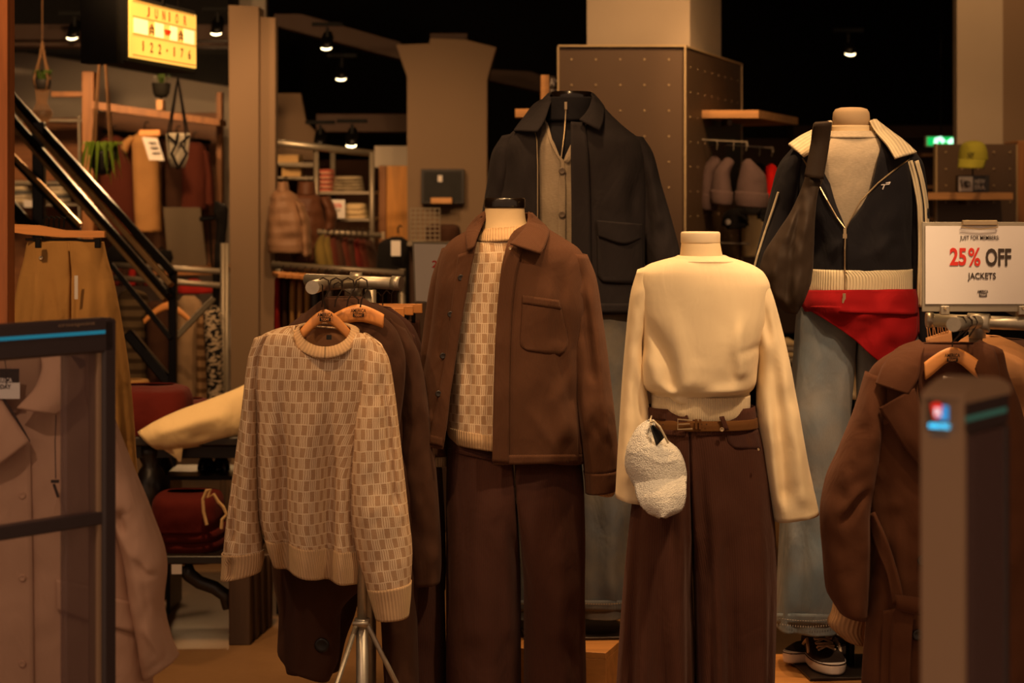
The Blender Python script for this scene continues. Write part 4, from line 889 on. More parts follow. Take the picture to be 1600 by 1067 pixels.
ps = P(1306, 1050, 6.1); shoe('right sneaker of the pair, nearest the brown coat, toe pointing forward', (ps.x, 6.1, 0), math.radians(-83), z=zsole)

# ======== grey shirt mannequin (right, rear)
D4 = 6.24
mannequin('headless mannequin with grey beige domed neck wearing the navy zip cardigan', D4,
          [(196, 1300, 1360), (205, 1299, 1362), (218, 1294, 1370), (232, 1285, 1380)], (1301, 1359, 168, 200), plain('grey beige fabric neck', (200, 170, 130), .85, var=.05, scale=200),
          [(222, 1290, 1372, .06), (245, 1268, 1392, .08), (300, 1262, 1398, .09), (420, 1275, 1385, .08), (520, 1265, 1395, .085), (620, 1285, 1375, .08)], floor_z=PZ, dome=True)
ts = thing('t_shirt', 'pale grey melange crew neck shirt under the open navy zip cardigan', 'shirt', P(1330, 420, D4))
tb = Loft(D4, rows_h([(206, 1298, 1362, .062), (212, 1290, 1372, .075), (224, 1268, 1394, .095), (250, 1256, 1404, .115), (300, 1255, 1406, .122), (440, 1265, 1395, .12)]), n=80, wr=.006, wrs=40); tb.build('body', greyms, ts)
Loft(D4, rows_h([(205, 1297, 1363, .064, .001), (210, 1290, 1371, .074, .002), (215, 1284, 1377, .086, .003)]), n=60, step=3).build('neck_band', greyms, ts)
zc = thing('zip_cardigan', 'navy knit zip cardigan with cream ribbed collar, hem and sleeve stripes', 'cardigan', P(1330, 440, D4))
zcb = Loft(D4, [(1278, 206, 1384, 204, .1, -.02, 1297, 1370), (1256, 226, 1404, 222, .12, -.01, 1283, 1378), (1243, 250, 1420, 248, .135, 0, 1275, 1372), (1240, 290, 1425, 290, .146, 0, 1290, 1362), (1246, 330, 1424, 330, .152, 0, 1304, 1340), (1255, 356, 1423, 356, .155, 0, 1320, 1322), (1262, 395, 1422, 395, .156, 0, 1320, 1322), (1260, 424, 1423, 428, .15, 0, 1320, 1322)],
    n=120, wr=.007, wrs=50, seed=31, folds=[([(1390, 360), (1350, 400)], .01, 8), ([(1400, 385), (1370, 380)], -.008, 5), ([(1395, 300), (1385, 360)], .008, 12), ([(1300, 370), (1285, 400)], .008, 8), ([(1405, 330), (1412, 390)], -.01, 6)])
zcb.build('body', navykn, zc)
Loft(D4, rows_h([(419, 1259, 1424, .154, 0, 1319.5, 1321.5), (430, 1258, 1424, .158, 0, 1319.5, 1321.5), (452, 1256, 1424, .156, 0, 1319, 1321), (460, 1257, 1423, .15, 0, 1319, 1321)]), n=110, step=4).build('hem_band', creamrib, zc)
zr = Loft(D4, [(1398, 226, 1424, 232, .06, -.01), (1404, 260, 1442, 256, .078, -.01), (1410, 310, 1449, 306, .08, -.01), (1414, 370, 1452, 368, .08, -.005), (1418, 440, 1452, 440, .078, 0), (1422, 500, 1450, 500, .07, 0), (1426, 545, 1448, 545, .06, 0)], n=56, wr=.007, wrs=30, folds=[([(1420, 260), (1430, 360)], .01, 6)]); zr.build('sleeve', navykn, zc)
zl = Loft(D4, [(1240, 230, 1262, 226, .06, -.01), (1218, 258, 1256, 262, .078, -.012), (1206, 300, 1248, 305, .08, -.012), (1194, 350, 1240, 356, .08, -.01), (1180, 405, 1226, 412, .08, 0), (1172, 460, 1210, 465, .07, 0)], n=56, wr=.007, wrs=30); zl.build('sleeve', navykn, zc)
for a_, b_ in (((1417, 256), (1426, 254)), ((1429, 254), (1435, 253))):
    x0, x1 = a_[0], b_[0]
    strip('sleeve_stripe', [(x0, 252), (x0+9, 285), (x0+16, 330), (x0+17, 390), (x0+15, 480)], [(x1, 250), (x1+9, 283), (x1+16, 330), (x1+17, 390), (x1+15, 480)], zr, creamrib, zc, off=.004, nu=4)
MB().tube([P(x, y, zl.depth(x+3, y)-.002) for x, y in ((1216, 300), (1208, 325), (1196, 360), (1184, 398), (1178, 420))], .003, 6).build('sleeve_piping', creamrib, zc)
strip('collar', [(1270, 203, -.02), (1250, 213, .0), (1232, 225, .02)], [(1298, 204, -.02), (1276, 232, .012), (1255, 245, .022)], zcb, creamrib, zc, off=.034, bulge=.01, nu=10, step=3, thick=.007)
strip('collar', [(1359, 190, -.07), (1366, 204, -.035), (1386, 228, .0), (1398, 248, .016)], [(1368, 187, -.08), (1385, 200, -.045), (1412, 220, -.01), (1432, 238, .01)], zcb, creamrib, zc, off=.036, bulge=.014, nu=12, step=3, thick=.007)
Loft(D4, [(1296, 188, 1372, 186, .08, -.03, 1302, 1366), (1286, 200, 1382, 198, .09, -.03, 1296, 1368), (1276, 212, 1392, 210, .1, -.03, 1290, 1370)], n=50, step=3).build('collar_stand', creamrib, zc)
for pts in (((1254, 247), (1273, 278), (1292, 312), (1308, 340), (1320, 356)), ((1432, 240), (1402, 262), (1372, 286), (1345, 314), (1330, 340), (1322, 356)), ((1321, 358), (1320, 390), (1320, 420), (1320, 458))):
    MB().tube([P(x, y, zcb.depth(x, y)-.007) for x, y in pts], .0024, 6).build('zip', m_brass, zc)
strip('lining', [(1276, 240, -.02), (1276, 262, -.01), (1292, 306, -.0), (1318, 354)], [(1292, 222, -.04), (1293, 262, -.03), (1303, 310, -.01), (1321, 355)], zcb, navykn, zc, off=-.002, nu=6)
for x, y in ((1320, 362), (1319, 463)):
    c0 = P(x, y, D4-.185); MB().box(c0, (.008, .004, .016)).box(c0-Vector((0, 0, .012)), (.011, .003, .012)).build('zip_pull', m_brass, zc)
for q in (((1377, 289), (1389, 288), (1391, 284)), ((1382, 289), (1379, 296)), ((1384, 286), (1390, 285))):
    MB().tube([P(x, y, zcb.depth(x, y)-.003) for x, y in q], .0016, 5).build('emblem', m_paper, zc)
# draped padded gilet over the shoulder
pg = thing('padded_gilet', 'dark brown padded garment draped over the left shoulder of the navy zip cardigan', 'jacket', P(1230, 490, D4))
Loft(6.02, [(1274, 192, 1300, 190, .012, -.04), (1270, 200, 1299, 198, .022, -.01), (1267, 225, 1295, 222, .03, 0), (1264, 250, 1290, 250, .034, 0), (1258, 277, 1286, 280, .03, .0), (1250, 300, 1278, 300, .034, 0), (1236, 330, 1274, 330, .045, 0), (1213, 365, 1272, 365, .055, 0), (1192, 400, 1271, 400, .06, 0), (1186, 430, 1268, 435, .06, 0), (1200, 462, 1256, 470, .05, 0), (1226, 488, 1245, 490, .03, 0)],
    n=80, step=4, wr=.012, wrs=26, seed=41, folds=[([(1262, 276), (1284, 280)], -.02, 3), ([(1255, 300), (1232, 380), (1226, 480)], -.016, 4), ([(1262, 300), (1250, 380), (1240, 470)], .01, 6), ([(1245, 320), (1212, 390), (1205, 440)], .01, 6), ([(1240, 320), (1200, 400)], -.008, 3)]).build('padded_body', padbr, pg)
strip('shoulder_strap', [(1272, 193, .02), (1267, 225), (1257, 276)], [(1299, 191, .02), (1295, 225), (1286, 280)], 5.985, padbr, pg, off=0, nu=8, bulge=.012, thick=.006)
# red sweater tied round the waist
rt_ = thing('red_sweater', 'red sweater tied around the waist over the blue jeans', 'sweater', P(1340, 520, D4))
rb = Loft(D4, [(1258, 452, 1428, 450, .15, 0), (1253, 464, 1432, 464, .17, 0), (1252, 478, 1434, 500, .176, 0), (1256, 488, 1434, 520, .172, 0)], n=90, step=4, wr=.006, wrs=30, folds=[([(1270, 478), (1330, 485), (1400, 478)], .008, 5), ([(1280, 492), (1340, 498)], -.006, 4)])
rb.build('waist_wrap', redwool, rt_)
strip('draped_corner', [(1253, 478, .0), (1290, 500, .0), (1330, 527, .0), (1370, 562, .0), (1386, 572, 0)], [(1433, 480, 0), (1434, 500, 0), (1433, 522, 0), (1420, 545, 0), (1396, 570, 0)], rb, redwool, rt_, off=.012, bulge=.006, nu=30, step=4, thick=.006, wr=.016, wrs=30)
strip('sleeve', [(1256, 454, .0), (1252, 470, 0), (1258, 486, 0)], [(1430, 452, 0), (1434, 470, 0), (1433, 492, 0)], rb, redwool, rt_, off=.02, bulge=.006, nu=30, step=4, thick=.006, wr=.012, wrs=26)
t4, legs4 = trousers('jeans', 'very wide blue grey jeans under the red sweater on the right mannequin', 'jeans', D4,
    [(455, 1258), (490, 1245), (560, 1240), (700, 1226), (900, 1215), (972, 1211)], [(455, 1425), (490, 1432), (560, 1436), (700, 1440), (900, 1444), (978, 1448)],
    [(455, 1332), (560, 1329), (700, 1327), (850, 1322), (978, 1318)], 560, denim, b=.14, gap=(3, 3), pleats=(.07, 5, 2), wr=.01, folds=[([(1270, 600), (1262, 800), (1256, 970)], .014, 14), ([(1300, 620), (1296, 960)], -.01, 9), ([(1235, 760), (1232, 960)], .01, 9), ([(1326, 520), (1325, 570)], -.004, 3)])
for i, L in enumerate(legs4):
    x0, x1 = ((1213, 1314), (1324, 1446))[i]
    hb_ = strip('hem_band', [(x0, 958), (x0+1, 974)], [(x1, 960), (x1, 978)], L, denim, t4, off=.004, nu=24)
    stt = MB()
    for k in range(int((x1-x0)/4)):
        x = x0+2+k*4
        for yy, hh_ in ((965, .0014), (974, .004)): stt.box(P(x, yy+5*math.sin((x-x0)/(x1-x0)*PI), L.depth(x, 966)-.009), (.0045 if yy < 970 else .002, .001, hh_))
    stt.build('stitching', cloth('pale thread', (168, 160, 150)), hb_)['kind'] = 'stuff'

# ---------------------------------------------------------------- hangers and racks
def hanger(lab, cx, cy, w_, d, drop, hook_top, logo=True, group=None, tilt=0, ht=22, arch=None, mat=None):
    """wooden hanger; cx, cy = centre of the top of the neck in pixels; w_ half width"""
    s = F/d; t = thing('wooden_hanger', lab, 'hanger', P(cx, cy, d), group)
    top = []; bot = []
    for k in range(17):
        u = -1+2*k/16; a = abs(u); y = cy+drop*a**1.5+tilt*u; yb_ = cy+ht*(1-.15*a)+drop*.85*a**1.5+tilt*u-(arch or 0)*(math.cos(u*PI/2)**2)
        top.append((cx+w_*u, y, 0)); bot.append((cx+w_*u*.97, yb_, 0))
    hb = strip('hanger_body', top, bot, d, mat or m_hang, t, off=0, bulge=.004, nu=5, step=3, thick=.012)
    hx, hy = hook_top
    MB().tube([P(cx, cy+3, d), P(cx, cy-8, d), P(cx+(hx-cx)*.3, cy-16, d), P(hx+7, hy+10, d), P(hx+7, hy+3, d), P(hx+1, hy-1, d), P(hx-6, hy+2, d), P(hx-7, hy+8, d)], .0019, 6).build('hook', m_hook, t)
    if logo:
        text('emblem', 'AMERICA', P(cx, cy+ht*.36, d-.016), 6/s, 24/s, m_tag, hb, bold=.02); MB().box(P(cx, cy+ht*.36+7, d-.012), (17/s, .001, 6/s)).build('emblem', m_tag, hb)
        text('emblem', 'TODAY', P(cx, cy+ht*.36+7, d-.014), 4/s, 13/s, m_hang, hb, bold=.02)
    return t

# left front rack
r1 = thing('clothes_rack', 'galvanised pipe clothes rack carrying the basket knit sweater and brown coats', 'rack', P(566, 1190, 6.35))
z0 = P(0, 441, 6.35).z
MB().tube([P(479, 437, 6.4), P(622, 443, 6.25)], .0175, 16).build('cross_bar', m_pipe, r1, True)
MB().tube([P(560, 440, 6.33), P(505, 444, 6.1), P(488, 449, 5.72)], .0175, 16).build('arm', m_pipe, r1, True)
MB().tube([P(547, 440, 6.33), P(566, 440, 6.33)], .026, 16).tube([P(552, 441, 6.33), P(552, 462, 6.33)], .024, 16).build('pipe_joint', m_pipe, r1, True)
MB().tube([P(613, 442, 6.26), P(627, 443, 6.25)], .020, 16).build('end_cap', m_pipe, r1, True)
MB().lathe(P(558, 441, 6.305), [(.006, 0), (.006, .004), (.004, .006)], 6, axis=(Vector((1, 0, 0)), Vector((0, 0, 1)), Vector((0, -1, 0)))).build('bolt', m_brass, r1)
post = P(566, 0, 5.98).x
MB().tube([(post, 6.33, .02), (post, 6.33, z0-.02)], .016, 14).build('post', m_pipe, r1, True)
pf = P(566, 900, 5.75).x
MB().tube([(pf, 5.75, .0), (pf, 5.75, P(0, 972, 5.75).z)], .0155, 14).tube([(pf, 5.75, P(0, 972, 5.75).z), (pf, 5.75, .95)], .0125, 14).build('stand_leg', m_pipe, r1, True)
MB().tube([(pf, 5.75, P(0, 978, 5.75).z), (pf, 5.75, P(0, 966, 5.75).z)], .02, 14).build('collar', m_pipe, r1, True)
MB().tube([P(551, 974, 5.72), P(575, 974, 5.72)], .006, 8).build('clamp_bolt', m_pipe, r1, True)
for x0, x1, dd in ((557, 452, 5.6), (574, 690, 6.1)):
    MB().tube([P(x0, 976, 5.74), Vector((P(x1, 0, dd).x, dd, .02))], .0065, 8).build('brace', m_pipe, r1, True)
MB().tube([(pf, 5.75, .012), (pf+.04, 6.9, .012)], .0155, 12).tube([(pf-.3, 5.62, .012), (pf, 5.75, .012), (pf+.28, 5.7, .012)], .0155, 12).build('foot', m_pipe, r1, True)

# basket knit sweater on its hanger
DS = 5.8
hanger('light wooden hanger in the neck of the basket knit sweater', 508, 484, 42, DS+.01, 38, (497, 443), arch=4)
SWF = [([(447, 560), (447, 700), (450, 870), (452, 1000)], -.045, 9), ([(520, 580), (519, 740), (516, 860), (513, 1000)], -.042, 9), ([(482, 600), (482, 860), (482, 1000)], .026, 14), ([(425, 600), (424, 860), (428, 1000)], .02, 9), ([(546, 620), (538, 860), (540, 1000)], .02, 10), ([(400, 600), (398, 740)], -.012, 5), ([(460, 560), (510, 590), (560, 560)], .006, 20)]
sw = thing('knit_sweater', 'two tone beige basket knit sweater hanging on the front of the left rack', 'sweater', P(500, 880, DS))
sb = Loft(DS, [(462, 508, 556, 516, .05, 0), (446, 510, 560, 519, .06, 0), (425, 516, 574, 524, .07, 0), (404, 528, 590, 536, .078, 0), (394, 552, 598, 560, .086, 0), (393, 600, 592, 600, .09, 0), (399, 660, 580, 660, .095, 0), (401, 740, 566, 740, .1, 0), (406, 810, 560, 812, .105, 0), (418, 846, 566, 862, .105, 0)],
    n=130, step=4, wr=.006, wrs=50, seed=51,
    folds=SWF)
# the front of the neckline dips below the back
ax0 = sb.V[..., 0]*F/DS+800; ay0 = H+(EYE-sb.V[..., 2])*F/DS; fr0 = sb.V[..., 1] < DS-.004
uu_ = np.clip(1-((ax0-508)/50)**2, 0, 1); yc_ = 512+44*np.sqrt(uu_)
mask = fr0 & (np.abs(ax0-508) < 50) & (ay0 < yc_)
sb.V[..., 2] = np.where(mask, EYE-(yc_-H)*DS/F, sb.V[..., 2])
sb.V[..., 1] = np.where(mask, np.minimum(sb.V[..., 1], DS-.055*np.sqrt(uu_)), sb.V[..., 1])
sb.build('body', basket, sw)
hm = Loft(DS, [(413, 838, 568, 856, .110, 0), (419, 856, 569, 878, .114, 0), (428, 881, 566, 908, .110, 0)], n=130, step=4, wr=.006, wrs=50, seed=51, folds=SWF); hm.build('hem_band', rib_b, sw)
slr = Loft(DS, [(568, 520, 597, 540, .05, 0), (566, 552, 608, 562, .065, .004), (558, 610, 617, 612, .075, .012), (551, 680, 625, 676, .08, .018), (546, 750, 633, 745, .084, .022), (547, 800, 639, 800, .086, .025), (560, 870, 645, 862, .082, .028), (577, 925, 642, 915, .074, .03)],
    n=76, step=5, wr=.008, wrs=35, seed=53, folds=[([(592, 550), (608, 640), (622, 800)], -.018, 4), ([(603, 560), (620, 660), (635, 820)], .01, 6), ([(575, 600), (570, 740), (590, 880)], .012, 12)])
slr.build('sleeve', basket, sw)
Loft(DS, [(574, 915, 644, 905, .082, .03), (580, 935, 643, 928, .076, .03), (588, 962, 640, 958, .07, .03)], n=56, step=4).build('cuff', rib_b, sw)
sll = Loft(DS, [(398, 528, 428, 520, .05, 0), (388, 560, 410, 556, .06, 0), (381, 620, 404, 622, .066, .004), (372, 690, 404, 700, .07, .01), (362, 770, 406, 780, .074, .014), (354, 830, 410, 838, .074, .016), (350, 866, 412, 860, .07, .018)],
    n=70, step=5, wr=.008, wrs=35, seed=57, folds=[([(384, 600), (372, 760), (370, 860)], -.016, 4), ([(374, 640), (362, 760), (356, 860)], .014, 6), ([(395, 640), (395, 850)], .01, 8)])
sll.build('sleeve', basket, sw)
Loft(DS, [(348, 862, 414, 856, .073, .018), (348, 878, 413, 872, .068, .018), (346, 904, 409, 890, .064, .018)], n=56, step=4, folds=[([(366, 860), (366, 905)], -.02, 4)]).build('cuff', rib_b, sw)
# neck rib: a ring that dips at the front
V = []; UVn = []; nr, nc = 7, 64
for i in range(nr):
    for j in range(nc):
        a = 2*PI*j/(nc-1)+PI/2; u = i/(nr-1); rx, ry = 40+13*u, 0
        fr = math.sin(a)    # +1 front
        x = 508+rx*math.cos(a); yy = 513+(30*fr if fr > 0 else 8*fr)+u*(17*max(0, fr)+5*(1-abs(fr))-2*max(0, -fr))
        wdp = .062*fr+.026*u*fr+.006*math.sin(PI*u)
        V.append(tuple(P(x, yy, DS-wdp-(.02 if fr > 0 else 0)*abs(fr)))); UVn.append((a*.07, u*.03))
mesh('neck_band', V, grid_faces(nr, nc), rib_b, sw, uv=np.array(UVn), thick=.006, off=0)
strip('front_yoke', [(458, 522), (459, 540), (474, 556)], [(556, 526), (556, 545), (546, 560)], DS-.08, basket, sw, off=0, nu=20) if False else None
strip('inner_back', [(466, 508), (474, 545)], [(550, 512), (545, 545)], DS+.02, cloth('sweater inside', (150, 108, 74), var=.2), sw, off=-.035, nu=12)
MB().box(P(514, 527, DS-.0), (.013, .001, .012)).build('size_label', m_tag, sw)

# coats behind the sweater on the same rack
def coat(lab, d, body, sleeves, mat, group=None, seed=1, extra=(), name='coat', cat='coat', wr=.014, pleats=None):
    b0 = body[-1]; t = thing(name, lab, cat, P((b0[0]+b0[2])/2, b0[1], d), group)
    L = Loft(d, body, n=80, step=7, wr=wr, wrs=45, seed=seed, folds=extra, pleats=pleats).build('body', mat, t)
    for k, s_ in enumerate(sleeves): Loft(d, s_, n=48, step=7, wr=wr, wrs=30, seed=seed+k+1).build('sleeve', mat, t)
    return t, L
c1, L1 = coat('dark brown long coat with black button directly behind the basket knit sweater', 6.02,
    [(500, 470, 556, 468, .04, 0), (478, 488, 596, 492, .06, 0), (446, 514, 622, 520, .075, 0), (432, 560, 634, 566, .085, 0), (428, 700, 620, 700, .1, 0), (427, 880, 600, 880, .12, 0), (436, 960, 532, 960, .1, 0), (434, 1015, 530, 1025, .1, 0), (446, 1036, 516, 1060, .1, 0)], [], coatdk, seed=61,
    extra=[([(470, 880), (468, 1050)], .012, 10), ([(445, 960), (450, 1040)], -.01, 6), ([(525, 900), (522, 1040)], .012, 8), ([(437, 1020), (500, 1042), (520, 1044)], -.005, 3)])
button(c1, 503, 1008, L1, .019, plain('black coat button', (20, 16, 15), .3), 'button', off=.008)
Loft(6.02, [(508, 464, 566, 464, .045, 0), (496, 476, 586, 478, .06, 0), (488, 492, 600, 494, .07, 0)], n=48, step=4).build('collar', coatdk, c1)
c2, L2 = coat('dark brown long coat second behind the sweater, showing its right shoulder and sleeve', 6.14,
    [(530, 470, 590, 474, .04, 0), (510, 484, 628, 500, .06, 0), (490, 520, 648, 540, .075, 0), (490, 600, 655, 620, .085, 0), (520, 800, 660, 800, .09, 0), (575, 900, 655, 900, .09, 0), (598, 960, 652, 960, .09, 0), (604, 1070, 655, 1078, .09, 0)],
    [[(606, 494, 634, 512, .05, .01), (614, 540, 656, 556, .065, .01), (620, 640, 672, 650, .07, .01), (626, 760, 684, 760, .07, .01), (634, 868, 690, 876, .065, .01), (642, 912, 688, 908, .06, .01)]], coatdk, seed=65)
c3, L3 = coat('dark brown long coat rearmost on the left rack, its hem beside the mannequin trousers', 6.3,
    [(560, 476, 610, 480, .04, 0), (550, 490, 646, 510, .06, 0), (545, 540, 664, 560, .075, 0), (560, 700, 680, 720, .085, 0), (590, 900, 694, 900, .1, 0), (600, 1060, 698, 1060, .1, 0), (605, 1150, 700, 1150, .1, 0)],
    [[(630, 506, 650, 524, .05, .0), (640, 580, 676, 600, .06, .0), (650, 720, 690, 720, .06, .0), (656, 880, 697, 886, .06, .0), (664, 925, 696, 920, .05, 0)]], cord_tr, seed=69)
hanger('light wooden hanger carrying the coat right behind the sweater, with printed emblem', 560, 476, 40, 5.95, 16, (528, 442), ht=26)
c4, L4 = coat('dark brown coat hanging under the sweater left of the metal post, lower front panel', 6.45,
    [(470, 490, 540, 490, .04, 0), (450, 540, 560, 540, .07, 0), (440, 800, 560, 800, .09, 0), (425, 880, 570, 880, .09, 0), (436, 960, 556, 955, .09, 0), (440, 1010, 540, 1000, .08, 0), (448, 1050, 530, 1046, .07, 0)], [], coatdk, seed=73)
for k, (xx, dd) in enumerate(((583, 6.17), (600, 6.22), (616, 6.28), (634, 6.34))):
    t = thing('wire_hook', 'dark hanger hook on the pipe arm, %s from the left' % ordinal(k), 'hook', P(xx-60, 460, 5.9))
    x = xx-78+k*3; MB().tube([P(x-2, 480, 5.88), P(x, 468, 5.88), P(x+10, 452, 5.88), P(x+8, 438, 5.88), P(x, 434, 5.88), P(x-8, 438, 5.88), P(x-10, 446, 5.88)], .0019, 6).build('hook', m_hook, t)
# clip hangers with brown trousers behind
for k in range(5):
    dd = 6.9-.07*k; x0, y0 = 660-k*14, 474+k*3
    t = thing('clip_hanger', 'orange wooden clip hanger between sweater and corduroy jacket, %s from the right' % ordinal(k), 'hanger', P(x0-40, y0+10, dd), 'clip hangers holding brown trousers')
    MB().box(P(x0-48, y0+8, dd), (96*dd/F, .016, 15*dd/F), bev=.25).build('hanger_body', m_hang, t)
    for xc_ in (x0-14, x0-80): MB().box(P(xc_, y0+22, dd), (.012, .02, .03), bev=.2).build('clip', m_blackmetal, t)
    MB().tube([P(x0-48, y0+4, dd), P(x0-48, y0-16, dd), P(x0-42, y0-24, dd), P(x0-36, y0-18, dd)], .0018, 6).build('hook', m_hook, t)
    Loft(dd, rows_h([(y0+26, x0-92, x0-4, .012), (y0+60, x0-94, x0-2, .03), (y0+420, x0-94, x0, .035)]), n=40, wr=.006, wrs=25, seed=k).build('hanging_trousers', cord_tr)
    tag(bpy.data.objects['hanging_trousers' if k == 0 else 'hanging_trousers.%03d' % k], 'brown trousers hanging from the %s clip hanger from the right' % ordinal(k), 'trousers', 'brown trousers on clip hangers')

# ======== right front rack: brown belted coat, camel coat, sign board
r2 = thing('clothes_rack', 'galvanised pipe clothes rack under the members sign carrying the belted brown coat', 'rack', Vector((P(1528, 0, 5.6).x, 5.6, 0)))
MB().tube([P(1449, 500, 5.62), P(1660, 508, 5.55)], .0165, 16).build('cross_bar', m_pipe, r2, True)
MB().tube([P(1528, 503, 5.58), P(1490, 507, 5.14)], .0165, 16).build('arm', m_pipe, r2, True)
MB().tube([P(1512, 503, 5.59), P(1546, 505, 5.57)], .023, 16).tube([P(1527, 492, 5.58), P(1527, 528, 5.58)], .021, 16).build('pipe_joint', m_pipe, r2, True)
MB().tube([P(1447, 500, 5.62), P(1458, 500, 5.62)], .019, 16).build('end_cap', m_pipe, r2, True)
px_ = P(1527, 0, 5.58).x
MB().tube([(px_, 5.6, .01), (px_, 5.6, P(0, 510, 5.6).z)], .017, 14).build('post', m_pipe, r2, True)
MB().tube([(px_-.35, 5.45, .017), (px_, 5.6, .017), (px_+.35, 5.5, .017)], .016, 12).tube([(px_, 5.6, .017), (px_, 6.2, .017)], .016, 12).build('foot', m_pipe, r2, True)
sg = thing('sign_board', 'white paper members discount sign clipped to a grey metal board over the right rack', 'sign', P(1530, 490, 5.56))
pbox(1441, 347, 1650, 487, 5.56, .008, bev=.2).build('board', m_board, sg)
pbox(1446, 353, 1650, 475, 5.556, .002, bev=.1).build('paper', m_paper, sg)
ds = 5.5545
for nm_, body, x0, y0, x1, y1, mt, bo in (('lettering', 'JUST FOR MEMBERS:', 1500, 368, 1561, 376.5, m_ink, .004), ('lettering', '25', 1484, 387, 1510, 415, m_red, .03), ('lettering', '%', 1513, 387, 1532, 416, m_red, .015),
                                      ('lettering', 'OFF', 1540, 388, 1580, 416, m_ink, .03), ('lettering', 'JACKETS', 1512, 426, 1556, 439, m_ink, .015), ('lettering', 'AMERICA', 1527, 453, 1544, 457.5, m_ink, .02)):
    ptext(nm_, body, x0, y0, x1, y1, ds, mt, sg, bo)
pbox(1530, 458, 1542, 463.5, ds, .001).build('emblem', m_ink, sg); ptext('lettering', 'TODAY', 1531, 459, 1541, 462.5, ds-.001, m_paper, sg, .01)
pbox(1504, 344, 1559, 352, ds-.006, .012, bev=.3).build('clip', m_brass, sg)
MB().tube([P(x, y, ds-.006) for x, y in ((1503, 349), (1502, 355), (1532, 358), (1559, 355), (1559, 350))], .0015, 6).build('clip_wire', m_brass, sg)
for x in (1470, 1592):
    pbox(x, 478, x+14, 492, ds-.004, .02, bev=.2).build('clamp', m_pipe, sg); MB().lathe(P(x+7, 482, ds-.006), [(.004, 0), (.003, .003)], 8, axis=(Vector((1, 0, 0)), Vector((0, 0, 1)), Vector((0, -1, 0)))).build('screw', m_brass, sg)
DC = 5.4
c5, L5 = coat('long brown wool coat with wide lapels and tied belt on the right rack', DC,
    [(1437, 536, 1540, 536, .05, 0), (1398, 548, 1566, 546, .07, 0), (1362, 576, 1574, 580, .09, 0), (1346, 620, 1594, 634, .1, 0), (1348, 700, 1610, 700, .11, 0), (1354, 780, 1624, 790, .115, 0), (1360, 860, 1622, 860, .12, 0), (1356, 940, 1624, 940, .12, 0), (1347, 1060, 1640, 1060, .13, 0), (1340, 1250, 1660, 1250, .14, 0)], [], coatbr, seed=81, wr=.012,
    extra=[([(1380, 780), (1384, 900), (1370, 1060)], -.016, 6), ([(1392, 640), (1388, 800)], .01, 10), ([(1404, 760), (1408, 900)], -.012, 5), ([(1425, 960), (1430, 1060)], -.01, 5)], name='belted_coat')
c5s = Loft(DC, [(1352, 580, 1390, 592, .06, .01), (1334, 640, 1380, 650, .08, .015), (1310, 698, 1370, 712, .085, .02), (1288, 748, 1360, 768, .086, .025), (1279, 800, 1355, 812, .086, .03), (1283, 860, 1355, 868, .084, .03), (1288, 915, 1353, 925, .08, .03), (1308, 952, 1350, 962, .075, .03)],
    n=70, wr=.012, wrs=36, seed=83, folds=[([(1352, 745), (1325, 762), (1296, 800)], .016, 6), ([(1356, 755), (1330, 775), (1300, 812)], -.018, 6), ([(1322, 720), (1310, 760)], .01, 8), ([(1352, 780), (1351, 940)], -.014, 3)])
c5s.build('sleeve', coatbr, c5)
cream_cuff = thing('knit_sweater', 'beige knit sleeve end showing below the brown coat sleeve above the sneakers', 'sweater', P(1325, 1005, 5.6))
Loft(5.62, [(1304, 930, 1356, 940, .06, 0), (1300, 955, 1354, 960, .062, 0), (1293, 972, 1352, 985, .06, 0), (1318, 998, 1350, 1006, .05, 0)], n=48, step=4).build('cuff', cloth('beige knit', (190, 146, 104), kind='rib', per=.012), cream_cuff)
Loft(5.66, rows_h([(700, 1340, 1376, .04), (880, 1340, 1372, .04), (940, 1335, 1360, .04)]), n=32).build('body', tan, cream_cuff)
Loft(DC, rows_h([(528, 1440, 1540, .06, .02), (538, 1420, 1552, .075, .02), (552, 1402, 1562, .085, .01)]), n=48, step=4).build('collar_stand', coatbr, c5) if False else None
strip('collar', [(1436, 532, -.05), (1404, 544, -.02), (1380, 572, .005), (1369, 600, .015)], [(1446, 540, -.03), (1440, 556, -.005), (1434, 590, .01), (1419, 616, .02)], L5, coatbr, c5, off=.018, bulge=.012, nu=14, step=3, thick=.008)
strip('collar', [(1520, 540, -.03), (1520, 560, -.0), (1530, 590, .01), (1548, 612, .02)], [(1530, 532, -.05), (1552, 546, -.02), (1560, 575, .005), (1562, 600, .015)], L5, coatbr, c5, off=.018, bulge=.012, nu=12, step=3, thick=.008)
strip('lapel', [(1374, 637, .018), (1392, 664, .014), (1415, 700, .01), (1450, 740, .004)], [(1428, 606, .016), (1438, 640, .012), (1455, 690, .008), (1475, 745, .004)], L5, coatbr, c5, off=.016, bulge=.01, nu=14, step=4, thick=.008)
strip('back_neck', [(1442, 552), (1434, 575), (1436, 610), (1452, 660)], [(1520, 552), (1520, 580), (1508, 620), (1480, 690)], L5, cloth('coat inside', (74, 42, 28)), c5, off=.004, nu=12)
strip('care_label', [(1474, 587), (1472, 600)], [(1500, 591), (1504, 603)], L5, m_paper, c5, off=.012, nu=4)
hanger('light wooden hanger inside the collar of the belted brown coat', 1488, 543, 44, DC-.1, 24, (1512, 497), ht=34, arch=14)
strip('belt', [(1357, 805), (1368, 850), (1388, 905), (1396, 945)], [(1365, 800), (1388, 850), (1404, 905), (1412, 935)], L5, coatbr, c5, off=.022, nu=8, thick=.008)
strip('belt', [(1402, 938), (1394, 980), (1390, 1070), (1388, 1150)], [(1434, 940), (1426, 980), (1422, 1070), (1424, 1150)], L5, coatbr, c5, off=.03, nu=8, thick=.008)
